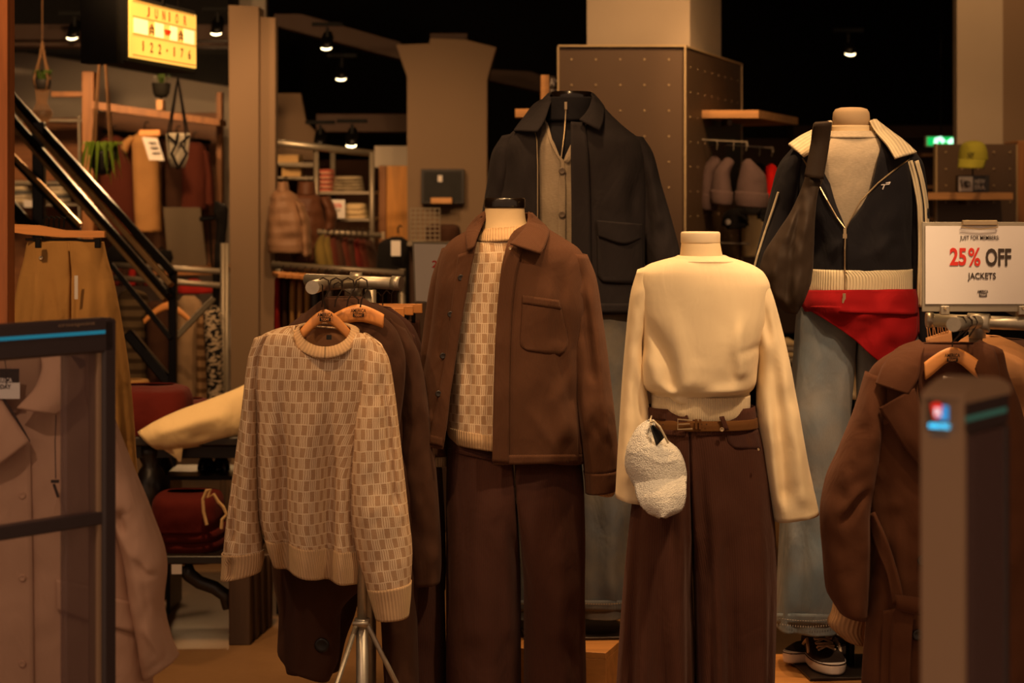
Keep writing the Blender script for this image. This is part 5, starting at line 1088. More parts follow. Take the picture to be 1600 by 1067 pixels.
strip('belt', [(1398, 930), (1440, 935)], [(1404, 952), (1445, 962)], L5, coatbr, c5, off=.042, nu=6, bulge=.01, thick=.01)
strip('belt', [(1380, 955), (1376, 1060), (1372, 1150)], [(1400, 950), (1394, 1060), (1392, 1150)], L5, coatbr, c5, off=.018, nu=6, thick=.008)
for x, y in ((1442, 876), (1434, 992)): button(c5, x, y, L5, .013, m_dark, off=.01)
c6, L6 = coat('camel wool coat with collar hanging behind the belted brown coat', 5.72,
    [(1510, 524, 1560, 524, .05, .02), (1490, 534, 1592, 540, .07, .05), (1480, 566, 1612, 574, .09, .06), (1470, 640, 1625, 640, .1, 0), (1470, 1000, 1640, 1000, .12, 0), (1470, 1160, 1640, 1160, .12, 0)], [[(1560, 540, 1592, 560, .05, .02), (1570, 600, 1625, 620, .08, .02), (1575, 800, 1645, 800, .08, .02), (1580, 1010, 1645, 1000, .08, .02)]], tan, seed=91,
    extra=[([(1575, 560), (1595, 640)], .01, 6), ([(1585, 560), (1600, 620)], -.01, 5)])
hanger('light wooden hanger inside the camel coat', 1520, 536, 40, 5.62, 16, (1526, 499), ht=20)
c7, L7 = coat('dark brown coat behind the camel coat at the right edge', 5.95, [(1548, 528, 1600, 530, .05, 0), (1530, 545, 1640, 550, .08, 0), (1530, 1000, 1660, 1000, .12, 0), (1530, 1160, 1660, 1160, .12, 0)], [], coatdk, seed=95)
for k in range(3):
    t = thing('wire_hook', 'dark hanger hook over the right rack arm, %s from the left' % ordinal(k), 'hook', P(1500+9*k, 530, 5.3)); x = 1500+9*k; dd = 5.22+.1*k
    MB().tube([P(x-4, 526, dd), P(x+4, 514, dd), P(x+9, 503, dd), P(x+5, 495, dd), P(x-3, 495, dd), P(x-8, 500, dd)], .0022, 6).build('hook', m_hook, t)
fr = thing('fringed_scarf', 'beige fringed scarf under the left end of the sign rack bar', 'scarf', P(1465, 540, 5.9))
strip('scarf', [(1447, 528), (1450, 560)], [(1486, 515), (1490, 560)], 5.85, tan, fr, nu=8, thick=.01)
fm = MB()
for k in range(9): fm.tube([P(1450+k*4, 526-k, 5.84), P(1449+k*4+random.uniform(-2, 2), 512-k*.5, 5.83)], .0016, 5)
fm.build('fringe', tan, fr)['kind'] = 'stuff'

# ======== shop security gates
m_gate = plain('brown grey gate plastic', (156, 126, 98), .5, var=.04); m_gdark = plain('dark gate plastic', (62, 50, 50), .35, var=.05)
gl_d = glass('smoked gate panel', (110, 84, 80), .62, .25); gl_l = glass('clear tinted gate pane', (120, 90, 88), .12, .06)
g_cy = glow('cyan light strip', (30, 130, 160), .4)
def gate(lab, near, dirv, parts):
    t = thing('security_gate', lab, 'gate', (near[0], near[1], 0)); D = Vector((*dirv, 0)).normalized(); Nn = Vector((D.y, -D.x, 0)); o = Vector((near[0], near[1], 0))
    for nm_, u0, u1, z0_, z1_, n0, n1, mt, bev in parts:
        MB().box(o+D*((u0+u1)/2)+Nn*((n0+n1)/2)+Vector((0, 0, (z0_+z1_)/2)), (u1-u0, n1-n0, z1_-z0_), ax=(D, -Nn, Vector((0, 0, 1))), bev=bev).build(nm_, mt, t)
    return t, D, Nn, o
gx = P(172, 0, 4.3).x
g1, D_, N_, o_ = gate('tall dark framed security gate with cyan light strip in front of the beige jacket', (gx-.148*2.1, 4.3-.2*2.1), (.148, .2), [
    ('top_bar', 0, .515, 1.287, 1.352, -.015, .02, m_gdark, .25), ('light_strip', .01, .49, 1.323, 1.3295, .019, .022, g_cy, .1),
    ('post', .488, .523, .03, 1.35, -.018, .02, m_gdark, .3), ('inner_post', .405, .487, .03, 1.288, -.008, .008, gl_d, .1), ('post_groove', .478, .488, .03, 1.288, -.012, .014, m_gate, .2),
    ('post', -.035, 0, .03, 1.35, -.018, .02, m_gdark, .3), ('pane', .0, .405, .05, 1.287, -.003, .003, gl_l, .1), ('crossbar', 0, .49, .965, .99, -.012, .016, m_gdark, .2), ('crossbar', 0, .49, .45, .475, -.012, .016, m_gdark, .2),
    ('base', -.06, .55, 0, .04, -.06, .06, m_gdark, .3)])
text('lettering', 'crosspoint', o_+D_*.42+N_*.0205+Vector((0, 0, 1.343)), .008, .09, m_gate, g1, right=D_)
cn = Vector((P(1505, 0, 2.71).x, 2.71, 0))
g2, D2_, N2_, o2_ = gate('near security gate at the right with a small lit emblem on its narrow face', (cn.x, cn.y), (.525, .851), [
    ('column', 0, .012, 0, 1.345, -.054, .0, m_gate, .2), ('side_frame', 0, .165, 1.30, 1.35, -.052, .0, m_gdark, .2), ('side_panel', .012, .15, .05, 1.3, -.045, -.002, gl_d, .05),
    ('side_frame', .15, .165, 0, 1.3, -.052, .0, m_gdark, .2), ('light_strip', .006, .15, 1.318, 1.324, -.001, .001, glow('dim teal strip', (60, 110, 96), .25), .1), ('base', -.02, .19, 0, .03, -.08, .03, m_gdark, .3)])
capv = []; ncp = 14
for i in range(ncp+1):
    u = i/ncp; zz = 1.349+.017*math.sin(PI*u)**.8
    for n0 in (-.053, 0.001): capv += [o2_+D2_*(.166*u)+N2_*n0+Vector((0, 0, zz)), o2_+D2_*(.166*u)+N2_*n0+Vector((0, 0, 1.34))]
mb = MB(); fcs = []
for i in range(ncp):
    a = i*4; fcs += [(a, a+4, a+6, a+2), (a, a+1, a+5, a+4), (a+2, a+6, a+7, a+3)]
fcs += [(0, 2, 3, 1), (ncp*4, ncp*4+1, ncp*4+3, ncp*4+2)]
mb.add(capv, fcs).build('top_cap', m_gate, g2)
right = -N2_ if N2_.x < 0 else N2_
fc_ = lambda u, z: o2_-D2_*.0012-N2_*(.053*(1-u))+Vector((0, 0, z))
rdir = N2_; rl = (1 if rdir.x > 0 else -1)*rdir
g_r = glow('emblem red', (214, 30, 20), .7); g_b = glow('emblem blue', (40, 140, 210), .8); g_w = glow('emblem white', (225, 225, 235), .8)
def quad(name, pts, mt, par, off): 
    return MB().add([fc_(u, z)-D2_*off for u, z in pts], [tuple(range(len(pts)))]).build(name, mt, par)
zt_ = 1.345; k_ = 2.72/F
Z = lambda y: EYE-(y-H)*k_
quad('emblem', [(.24, Z(633)), (.4, Z(629)), (.52, Z(633)), (.46, Z(655)), (.32, Z(655))], g_r, g2, .0005)
quad('emblem', [(.52, Z(633)), (.66, Z(635)), (.66, Z(657)), (.36, Z(655)), (.52, Z(650))], g_b, g2, .0006)
text('emblem', 'R', fc_(.44, Z(644))-D2_*.002, .009, .009, g_w, g2, right=rl, bold=.04)
text('lettering', 'RESATEC', fc_(.46, Z(666))-D2_*.002, .0055, .026, glow('cyan lettering', (60, 190, 240), 1.6), g2, right=rl, bold=.05)
text('lettering', 'systems', fc_(.46, Z(680))-D2_*.002, .0045, .022, plain('dull blue', (50, 90, 120), .6), g2, right=rl, bold=.04)

# ======== beige jacket behind the left gate
DJ = 4.75
c8, L8 = coat('beige cotton parka seen through the left security gate', DJ,
    [(-60, 534, 92, 534, .06, 0), (-90, 548, 128, 546, .08, 0), (-110, 600, 160, 596, .11, 0), (-115, 680, 178, 680, .13, 0), (-115, 780, 205, 780, .135, 0), (-115, 900, 226, 900, .14, 0), (-118, 1062, 238, 1062, .145, 0), (-120, 1150, 244, 1150, .145, 0)], [], beigec, seed=101, wr=.008,
    extra=[([(170, 700), (205, 860), (228, 980)], -.02, 6), ([(45, 660), (48, 1100)], .004, 3), ([(130, 640), (150, 800)], .01, 14)], name='parka', cat='jacket')
s8 = Loft(DJ, [(112, 552, 150, 570, .05, .0), (140, 632, 178, 655, .07, .01), (158, 716, 208, 730, .08, .015), (172, 786, 238, 800, .085, .02), (196, 866, 262, 884, .085, .02), (206, 934, 257, 942, .08, .02), (216, 990, 268, 992, .078, .02), (228, 1056, 281, 1022, .072, .02)],
    n=72, step=5, wr=.01, wrs=40, seed=103, folds=[([(215, 786), (198, 796), (206, 830)], -.014, 5), ([(212, 850), (240, 886), (262, 888)], -.01, 4), ([(232, 890), (246, 950)], -.008, 4), ([(185, 800), (230, 880)], .01, 7), ([(230, 960), (268, 1010)], .01, 6), ([(225, 1046), (276, 1008)], -.006, 3)])
s8.build('sleeve', beigec, c8)
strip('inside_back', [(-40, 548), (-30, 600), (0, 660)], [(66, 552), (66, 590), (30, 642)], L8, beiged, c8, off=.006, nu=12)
strip('collar', [(62, 548, -.02), (66, 572, .0), (58, 600, .01), (27, 638, .02)], [(118, 532, -.03), (133, 556, .0), (132, 600, .01), (88, 648, .02)], L8, beigec, c8, off=.02, bulge=.014, nu=14, step=4, thick=.006)
strip('collar', [(-70, 560, 0), (-60, 640, .01), (-20, 740, .02)], [(-28, 560, 0), (0, 620, .01), (46, 690, .02)], L8, beigec, c8, off=.018, bulge=.01, nu=10, step=5, thick=.006)
MB().tube([P(x, y, L8.depth(x, y)-.03) for x, y in ((2, 618), (20, 645), (34, 668), (46, 690))], .0025, 6).build('zip', m_tag, c8)
MB().tube([P(x, y, L8.depth(x, y)-.03) for x, y in ((130, 586), (112, 610), (88, 640), (86, 690), (87, 748))], .0012, 5).build('draw_cord', dkcord, c8)
MB().box(P(86, 752, L8.depth(86, 752)-.03), (.016, .006, .006)).tube([P(84, 756, L8.depth(86, 752)-.03), P(91, 777, L8.depth(86, 752)-.03)], .003, 6).build('cord_stop', m_tag, c8)
strip('hood_edge', [(112, 556, 0), (122, 578, 0)], [(132, 562, 0), (133, 572, 0)], L8, dkcord, c8, off=.035, nu=4)
for x, y in ((82, 639), (90, 630)): button(c8, x, y, L8, .004, m_brass, 'snap', off=.045)
for y in (774, 903, 1037): button(c8, 35, y, L8, .0072, beigec, 'snap', off=.008)
strip('placket', [(-8, 690), (-6, 900), (-6, 1150)], [(47, 690), (51, 900), (53, 1150)], L8, beigec, c8, off=.006, nu=8, thick=.004)
strip('pocket', [(88, 905), (90, 945), (90, 953)], [(150, 918), (150, 965), (150, 975)], L8, beigec, c8, off=.006, nu=10, thick=.004)
strip('pocket_flap', [(170, 932), (172, 975), (172, 978)], [(222, 944), (224, 970), (219, 992)], L8, beigec, c8, off=.008, nu=10, thick=.004)
tg = thing('price_tag', 'black and white brand tag hanging inside the neck of the beige parka', 'tag', P(10, 640, 4.6))
MB().box(P(8, 587, 4.6), (44*4.6/F, .001, 22*4.6/F)).build('black_panel', m_tag, tg); MB().box(P(9, 610, 4.6), (44*4.6/F, .001, 26*4.6/F)).build('white_panel', m_paper, tg)
text('lettering', 'AMERICA', P(3, 594, 4.599), 7*4.6/F, 32*4.6/F, m_paper, tg, bold=.02); text('lettering', 'TODAY', P(3, 604, 4.599), 7*4.6/F, 28*4.6/F, m_tag, tg, bold=.02)
MB().tube([P(6, 552, 4.62), P(10, 580, 4.6), P(10, 600, 4.597)], .001, 5).build('string', m_tag, tg)
hanger('light wooden hanger in the collar of the beige parka', -8, 527, 74, 4.68, 34, (-10, 470), logo=False, ht=26)
r3 = thing('clothes_rack', 'pipe clothes rack holding the beige parka, mostly outside the left edge', 'rack', Vector((P(-10, 0, 4.8).x, 4.8, 0))); rx = P(-10, 0, 4.8).x
MB().tube([(rx-.6, 4.8, P(0, 480, 4.75).z), (rx-.02, 4.72, P(0, 480, 4.75).z)], .016, 12).tube([(rx-.3, 4.8, .01), (rx-.3, 4.8, P(0, 480, 4.75).z)], .016, 12).build('frame', m_pipe, r3, True)

# ======== table, bench and folded clothes (left)
def fold(lab, x0, x1, y0, y1, d, dep, mt, group=None, seed=1, wr=.006, parent=None, name='folded_garment', cat='garment', top=.3):
    h = y1-y0; cx = (x0+x1)/2; w = x1-x0
    L = Loft(d+dep, rows_h([(y0, cx-w*.3, cx+w*.3, dep*.3), (y0+h*top*.35, x0+w*.06, x1-w*.06, dep*.85), (y0+h*top, x0+w*.015, x1-w*.015, dep*.96), (y0+h*.65, x0, x1, dep), (y1, x0+w*.02, x1-w*.02, dep*.97)]), e=3.2, n=56, step=3, wr=wr, wrs=max(18, w*.22), seed=seed)
    L.build(name, mt, parent); o = L.o
    if parent is None: tag(o, lab, cat, group)
    return o
DT = 8.2
tb_ = thing('display_table', 'dark blackened wood table with turned legs under red and cream folded trousers', 'table', Vector((P(300, 0, DT).x, DT+.3, 0)))
pbox(120, 683, 470, 697, DT, .75, bev=.3).build('tabletop', m_dark, tb_); pbox(140, 697, 450, 716, DT+.06, .6, bev=.1).build('apron', m_dark, tb_)
for x, dd in ((236, DT+.1), (460, DT+.1), (246, DT+.62), (455, DT+.62)):
    c0 = P(x, 0, dd); MB().lathe((c0.x, dd, 0), [(.04, 0), (.045, .03), (.03, .08), (.035, .2), (.045, .34), (.03, .38), (.06, .42), (.065, .5), (.045, .56), (.03, .58), (.05, .62), (.05, .66)], 20).build('leg', m_dark, tb_, True)
bn = thing('low_bench', 'low dark wooden bench with thick block leg and curved brace under the table', 'bench', Vector((P(330, 0, 7.95).x, 8.1, 0)))
ztp = P(0, 868, 7.95).z
pbox(190, 869, 392, 881, 7.95, .5, bev=.2).build('seat_board', m_dark, bn)
wl = wood('dark planked leg', (70, 48, 30), .55, axis=2)
for k in range(4):
    q = P(358, 0, 7.95); MB().box((q.x+.04+.012*k, 7.97+.10*k, (ztp-.04)/2), (.075, .095, ztp-.04), bev=.08).build('leg_plank', wl, bn)
    q = P(196, 0, 7.95); MB().box((q.x, 7.97+.10*k, (ztp-.04)/2), (.075, .095, ztp-.04), bev=.08).build('leg_plank', wl, bn)
MB().tube([P(x, y, 8.0) for x, y in ((288, 884), (296, 898), (312, 910), (335, 918), (352, 930), (358, 950))], [.03, .026, .024, .024, .024, .024], 10).build('curved_brace', m_dark, bn, True)
tgp = pbox(268, 882, 284, 897, 7.93, .002).build('price_card', m_paper); tag(tgp, 'small pale card hanging from the bench edge', 'tag')
fold('thick dark red folded sweatpants on the table at its left end', 165, 300, 600, 682, DT+.05, .2, dkred, None, 3, .014, cat='trousers', name='folded_sweatpants')
fold('dark red folded sweatpants lying behind the cream pair on the table', 262, 330, 622, 684, DT+.3, .16, dkred, None, 5, .01, cat='trousers', name='folded_sweatpants')
fold('khaki folded garment behind the dark red sweatpants on the table', 186, 232, 592, 612, DT+.55, .1, khaki, None, 5, .01, name='folded_garment')
ctr = thing('folded_trousers', 'cream yellow trousers laid folded over the table with the leg end hanging off', 'trousers', P(300, 690, DT))
Loft(8.28, [(402, 590, 404, 688, .05, .0), (375, 604, 378, 683, .07, .02), (330, 622, 334, 692, .085, .03), (280, 640, 296, 698, .08, .04), (245, 656, 268, 700, .07, .05), (219, 672, 250, 700, .05, .05)], n=60, step=5, wr=.012, wrs=40, seed=6, e=2.1, folds=[([(375, 640), (310, 655), (250, 672)], .012, 8), ([(340, 670), (300, 682)], -.008, 5)]).build('trouser_leg', creamf, ctr)
strip('hem', [(219, 672, .03), (232, 680, .04), (255, 694, .04), (270, 698, .03)], [(219, 680, .02), (236, 690, .03), (262, 706, .03), (280, 720, .02)], 8.24, creamf, ctr, off=0, nu=5, step=3, thick=.008)
strip('hanging_corner', [(264, 690, .03), (270, 704, .03), (279, 722, .02)], [(288, 690, .03), (286, 700, .03), (283, 722, .02)], 8.22, creamf, ctr, off=0, nu=5, step=3, thick=.006)
ord4 = ['uppermost and thickest', 'second from the top', 'third from the top', 'lowest']
for k, (y0, y1, x0, x1) in enumerate(((766, 822, 240, 348), (814, 836, 246, 352), (828, 852, 248, 354), (844, 869, 250, 356))):
    fold('dark red folded sweatpants on the bench, %s in the stack' % ord4[k], x0, x1, y0, y1, 7.98+.01*k, .19, dkred, 'dark red folded sweatpants stacked on the bench', 11+k, .007, cat='trousers', name='folded_sweatpants')
cord = thing('draw_cord', 'white draw cord looped over the dark red stack on the bench', 'cord', P(335, 820, 7.96))
MB().tube([P(x, y, 7.97) for x, y in ((323, 820), (318, 800), (317, 780), (323, 766), (329, 764), (325, 777), (334, 772), (341, 784), (349, 792), (354, 804), (347, 812), (346, 826))], .006, 7).build('cord', cloth('off white cord', (224, 186, 130)), cord)

# small dark boots under the table
for i, (x, y) in enumerate(((322, 722), (346, 720))):
    t = thing('ankle_boot', ['dark glossy boot under the table edge, left of the pair', 'dark glossy boot under the table edge, right of the pair'][i], 'shoe', P(x, 745, 8.7), 'dark boots under the table')
    MB().lathe(P(x, 742, 8.7), [(.03, 0), (.035, .02), (.03, .05), (.022, .07)], 14).build('boot', plain('black patent', (20, 16, 14), .15, coat=.6), t, True)
    MB().tube([P(x-4, 738, 8.66), P(x-5, 733, 8.62), P(x+2, 728, 8.66)], .012, 8).build('toe', plain('black patent', (20, 16, 14), .15), t, True)
t = thing('low_shelf', 'low dark shelf under the display table carrying the boots', 'shelf', Vector((P(330, 0, 8.6).x, 8.7, 0))); pbox(255, 744, 440, 750, 8.5, .35).build('board', m_dark, t); pbox(260, 750, 266, yb(8.5), 8.5, .3).build('side', m_dark, t); pbox(432, 750, 438, yb(8.5), 8.5, .3).build('side', m_dark, t)

# ======== khaki trousers on a clip hanger
kt = thing('clip_hanger', 'orange wooden clip hanger holding the khaki trousers', 'hanger', P(90, 362, 7.2))
slab_ = [(14, 350), (60, 352), (100, 360), (163, 361), (163, 371), (98, 371), (40, 366), (14, 362)]
n_ = len(slab_); v = [P(x, y, 7.15) for x, y in slab_]; v += [p+Vector((0, .03, 0)) for p in v]
MB().add(v, [list(range(n_)), list(range(n_, 2*n_))[::-1]]+[(i, (i+1) % n_, n_+(i+1) % n_, n_+i) for i in range(n_)]).build('hanger_body', m_hang, kt)
for x in (60, 153): MB().box(P(x, 380, 7.1), (.018, .02, .03), bev=.2).build('clip', m_blackmetal, kt)
MB().tube([P(40, 374, 7.16), P(153, 376, 7.16)], .004, 6).build('clip_bar', m_blackmetal, kt)
for k in range(5): MB().tube([P(68+k*8, 356, 7.3+.05*k), P(68+k*8, 344, 7.3+.05*k), P(72+k*8, 338, 7.3+.05*k), P(78+k*8, 342, 7.3+.05*k)], .003, 6).build('hook', m_blackmetal, kt)
kj, kl = trousers('khaki_trousers', 'khaki pleated trousers hanging wide from an orange clip hanger at the left', 'trousers', 7.2,
    [(378, 42), (400, 38), (440, 28), (500, 18), (600, 4), (760, -20)], [(380, 163), (400, 167), (440, 178), (500, 189), (600, 203), (760, 215)], [(380, 112), (430, 116), (500, 118), (760, 112)], 520, khaki, b=.1, top_b=.05, gap=(1, 1), pleats=(.09, 7, 1), wr=.008,
    folds=[([(64, 395), (66, 480), (60, 600)], .02, 5), ([(72, 400), (96, 480), (100, 600)], -.014, 4), ([(145, 400), (150, 600)], .012, 6), ([(125, 400), (112, 440)], -.006, 4)])
Loft(7.2, rows_h([(376, 60, 150, .045), (380, 56, 154, .05), (392, 54, 157, .056)]), n=50, step=3).build('waistband', khaki, kj)
button(kj, 64, 403, kl[0], .007, m_brass, off=.006)
MB().box(P(119, 449, 7.08), (.011, .001, 37*7.1/F)).build('size_strip', m_paper, kj)

# ======== stair rail
st = thing('stair_railing', 'black metal stair railing descending from the upper left to the post by the table', 'railing', P(269, 600, 9.6))
def bar(a, b, da, db, w_, h_, mt, nm='rail'):
    A_, B_ = P(*a, da), P(*b, db); v = B_-A_; L_ = v.length; X = v.normalized(); Y = Vector((0, 1, 0)); Y = (Y-X*Y.dot(X)).normalized(); Zx = X.cross(Y)
    MB().box((A_+B_)/2, (L_, w_, h_), ax=(X, Y, Zx), bev=.25).build(nm, mt, st)
rail_shine = plain('pale rail shine', (190, 150, 100), .3, .9, var=.1);  # bright bars along the black rails, their shine put into the colour
bar((-10, 118), (272, 428), 9.8, 9.4, .05, .03, m_blackmetal); bar((-10, 130), (268, 446), 9.75, 9.35, .04, .022, rail_shine); bar((-10, 152), (264, 464), 9.75, 9.35, .05, .03, m_blackmetal); bar((-10, 163), (258, 470), 9.7, 9.3, .04, .016, rail_shine)
bar((-10, 212), (125, 352), 9.7, 9.5, .03, .02, rail_shine, 'lower_rail'); bar((-10, 218), (122, 357), 9.72, 9.52, .04, .02, m_blackmetal, 'lower_rail'); bar((-10, 290), (50, 360), 9.7, 9.6, .05, .05, m_blackmetal, 'lower_rail')
bar((172, 412), (268, 530), 9.5, 9.4, .03, .02, m_blackmetal, 'lower_rail'); bar((200, 520), (300, 640), 9.5, 9.4, .05, .045, m_blackmetal, 'lower_rail')
pbox(50, 190, 68, 640, 9.65, .06, bev=.15).build('post', m_blackmetal, st); pbox(263, 428, 275, yb(9.4), 9.4, .05, bev=.15).build('post', m_blackmetal, st)
bar((274, 528), (332, 468), 9.5, 9.8, .03, .025, m_rack, 'cross_brace')

# ======== junior department behind the stair
DB = 12.4; sB = F/DB
fw = thing('timber_wardrobe', 'pine timber wardrobe frame with shelf and back panels behind the hanging plants', 'wardrobe', P(240, 420, DB))
for a in ((128, 112, 146, 470, 12.3, .12), (338, 144, 346, 470, 12.6, .1), (80, 143, 148, 151, 12.35, .1)): pbox(*a, bev=.06).build('beam', m_frame, fw)
slab('beam', [(143, 158), (343, 186), (343, 196), (143, 170)], 12.2, .3, m_frame).parent = fw; bpy.data.objects['beam.003'].matrix_parent_inverse = Matrix.Translation(-fw.location)
pbox(150, 176, 345, 420, 13.0, .06).build('back_panel', wood('inner panel', (112, 70, 36), .6), fw)
pbox(244, 156, 254, 172, 12.18, .1).build('peg', m_oak, fw)
pbox(150, 421, 346, 430, 11.5, .9, bev=.1).build('shelf', m_frame, fw)
ws = thing('metal_shelving', 'pale metal wall shelving with folded clothes seen behind the stair rail', 'shelving', P(80, 470, 12.8))
for y in (186, 284, 318): pbox(12, y, 132, y+4, 12.7, .3, bev=.2).build('shelf', m_rack, ws)
for x in (12, 122): pbox(x, 180, x+3, 460, 12.7, .03).build('upright', m_rack, ws)
pbox(12, 184, 135, 470, 13.2, .03).build('back_panel', wood('shelf back', (150, 96, 54), .6), ws)
cols = [greyms, cloth('white cotton', (206, 190, 160), var=.05), cloth('slate cotton', (98, 96, 92)), greyms, cloth('white cotton', (206, 190, 160)), cloth('slate cotton', (98, 96, 92))]
nmc = ['pale grey', 'off white', 'slate grey', 'pale grey', 'off white', 'slate grey']
for c_, (x0, x1, nm_) in enumerate(((22, 50, 'left'), (76, 108, 'right'))):
    for k in range(5): fold('%s folded garment, %s from the top of the %s stack on the wall shelving' % (nmc[(k+c_*2) % 6], ordinal(k), nm_), x0, x1, 284+k*6.4-2, 291+k*6.4, 12.72, .12, cols[(k+c_*2) % 6], 'folded clothes on the wall shelving', k, .004)
for x in (37, 84): tag(pbox(x, 313, x+14, 324, 12.66, .004).build('shelf_label', m_paper), 'white shelf label under the %s stack of the wall shelving' % ('left' if x < 50 else 'right'), 'label')
def garment(name, lab, cat, rows, d, mt, sleeves=(), hook=None, seed=1, wr=.01, group=None, b=.06, quilt=None, collar=None):
    t = thing(name, lab, cat, P(rows[-1][1], rows[-1][0], d), group)
    Loft(d, rows_h([(y, a, c_, b*(.5 if i == 0 else .8 if i == 1 else 1)) for i, (y, a, c_) in enumerate(rows)]), n=40, step=5, wr=wr, wrs=22, seed=seed, quilt=quilt).build('body', mt, t)
    for s_ in sleeves: Loft(d, [(*q, b*.7, .01) for q in s_], n=28, step=5, wr=wr*.6, wrs=16, seed=seed+2, quilt=quilt).build('sleeve', mt, t)
    if collar: Loft(d, rows_h([(collar[0], collar[1]+2, collar[2]-2, b*.5), (collar[3], collar[1], collar[2], b*.7)]), n=24, step=3).build('collar', mt, t)
    if hook: MB().tube([P(hook[0], hook[1]+12, d), P(hook[0], hook[1]+4, d), P(hook[0]+3, hook[1], d), P(hook[0]+6, hook[1]+3, d)], .004, 6).build('hanger_hook', m_hook, t)
    return t
rust = cloth('rust brown cotton', (84, 38, 26)); tanc = cloth('tan cotton', (178, 132, 80)); dbr = cloth('dark brown cotton', (62, 38, 26)); olive = cloth('olive cotton', (110, 92, 44))
garment('shirt', 'rust brown shirt hanging in the timber frame, leftmost behind the green plant', 'shirt', [(212, 172, 184), (222, 152, 200), (280, 148, 212), (368, 150, 214)], 12.6, rust, [[(150, 222, 166, 226), (142, 280, 158, 282), (138, 330, 154, 332)]], (176, 196))
garment('shirt', 'rust brown shirt hanging in the timber frame behind the light box plant', 'shirt', [(210, 190, 206), (222, 180, 214), (300, 184, 222), (336, 186, 220)], 12.7, rust)
garment('tan_coat', 'tan sleeveless coat hanging in the timber frame beside the white notice', 'coat', [(206, 218, 236), (216, 206, 248), (280, 208, 250), (362, 212, 253)], 12.5, tanc, [[(204, 212, 214, 216), (192, 222, 202, 232), (190, 230, 200, 240)]], (226, 190))
garment('shirt', 'dark shirt hanging behind the white patterned planter', 'shirt', [(212, 268, 286), (222, 256, 306), (300, 258, 306), (325, 258, 305)], 12.6, dbr, [], (276, 196))
garment('shirt', 'brown button shirt hanging rightmost in the timber frame', 'shirt', [(222, 296, 312), (232, 284, 322), (300, 284, 324), (328, 284, 324)], 12.5, rust, [[(318, 234, 328, 238), (322, 280, 334, 282), (322, 320, 336, 322)]], (302, 206))
hl = MB().tube([P(160, 205, 12.6), P(330, 222, 12.6)], .012, 8).build('hanging_rail', m_blackmetal, fw)
nt_ = thing('notice', 'white paper notice tilted on a wooden clip in the timber frame', 'notice', P(240, 250, 12.3)); 
MB().add([P(222, 214, 12.2), P(246, 216, 12.2), P(257, 251, 12.18), P(233, 250, 12.18)]+[P(222, 214, 12.21), P(246, 216, 12.21), P(257, 251, 12.19), P(233, 250, 12.19)], [(0, 1, 2, 3), (7, 6, 5, 4), (0, 4, 5, 1), (1, 5, 6, 2), (2, 6, 7, 3), (3, 7, 4, 0)]).build('paper', m_paper, nt_)
pbox(217, 203, 250, 212, 12.2, .03, bev=.2).build('clip', m_hang, nt_)
for k in range(3): pbox(232+k*3, 222+k*8, 244+k*3, 224+k*8, 12.175, .002).build('print_line', m_ink, nt_)
o = slab('grey_board', [(255, 324), (313, 324), (324, 424), (264, 424)], 12.0, .04, plain('grey brown board', (92, 78, 60), .8)); tag(o, 'plain grey brown board standing under the shirts in the timber frame', 'board')

# hanging planters
def rope(t, pts, r, mt): MB().tube(pts, r, 6).build('cord', mt, t)
jute = cloth('jute cord', (140, 104, 72)); bkc = cloth('black cord', (24, 18, 16)); potd = plain('dark pot', (40, 34, 30), .6)
leafm = cloth('plant green', (120, 150, 44), var=.35, rough=.6, fine=60); leafd = cloth('plant dark green', (70, 92, 34), var=.3, rough=.6, fine=60)
def planter(lab, x, ytop, ypot0, ypot1, hwp, d, cordm, potm, leafs, lm, up=False, spread=26, droop=30):
    t = thing('hanging_planter', lab, 'planter', P(x, ypot1, d)); MB().tube([P(x, ytop, d), Vector((P(x, ytop, d).x, d, 3.59))], .0022, 5).build('suspension_cord', cordm, t); c0 = P(x, ypot0, d); r = hwp*d/F; h = (ypot1-ypot0)*d/F
    MB().lathe(c0-Vector((0, 0, h)), [(r*.6, 0), (r*.85, h*.3), (r, h*.9), (r*.96, h)], 20).build('pot', potm, t, True)
    for k in range(4):
        a = PI/4+k*PI/2; rr = r*1.03; rp = c0+Vector((rr*math.cos(a), rr*math.sin(a), 0)); rope(t, [P(x, ytop, d), P(x, ytop+25, d)+(rp-c0)*.3, rp, c0+Vector((rr*.7*math.cos(a), rr*.7*math.sin(a), -h*.8)), c0+Vector((0, 0, -h*1.05))], .0045, cordm)
    for k in range(leafs):
        a = random.uniform(0, 2*PI); ln = random.uniform(.5, 1)*spread*d/F; dr = random.uniform(.3, 1)*droop*d/F*(-1 if up else 1)
        p0 = c0+Vector((r*.4*math.cos(a), r*.4*math.sin(a), 0)); p1 = p0+Vector((ln*.6*math.cos(a), ln*.6*math.sin(a), .04)); p2 = p0+Vector((ln*math.cos(a), ln*math.sin(a), -dr))
        sd = Vector((-math.sin(a), math.cos(a), 0))*.010
        MB().add([p0-sd*.5, p0+sd*.5, p1+sd, p1-sd, p2, p1+Vector((0, 0, .006))], [(0, 1, 5), (1, 2, 5), (0, 5, 3), (5, 2, 4), (3, 5, 4)]).build('leaf', lm, t)
    return t
planter('hanging planter in natural cord with long green drooping leaves above the stair rail', 160, 70, 236, 272, 20, 10.6, jute, potd, 34, leafm, spread=40, droop=58)
planter('macrame hanging planter at the left with a small spiky green plant', 66, 64, 124, 142, 15, 11.0, jute, potd, 16, leafd, up=True, spread=16, droop=16)
t = planter('white geometric pot hanging in black cords right of the notice', 278, 122, 208, 262, 19, 10.8, bkc, plain('white ceramic', (206, 196, 176), .5), 0, leafm)
planter('dark woven hanging basket under the light box', 252, 120, 130, 152, 15, 11.2, bkc, plain('dark wicker', (40, 36, 26), .8, bmp=.4, scale=90), 8, leafd, up=True, spread=12, droop=6)
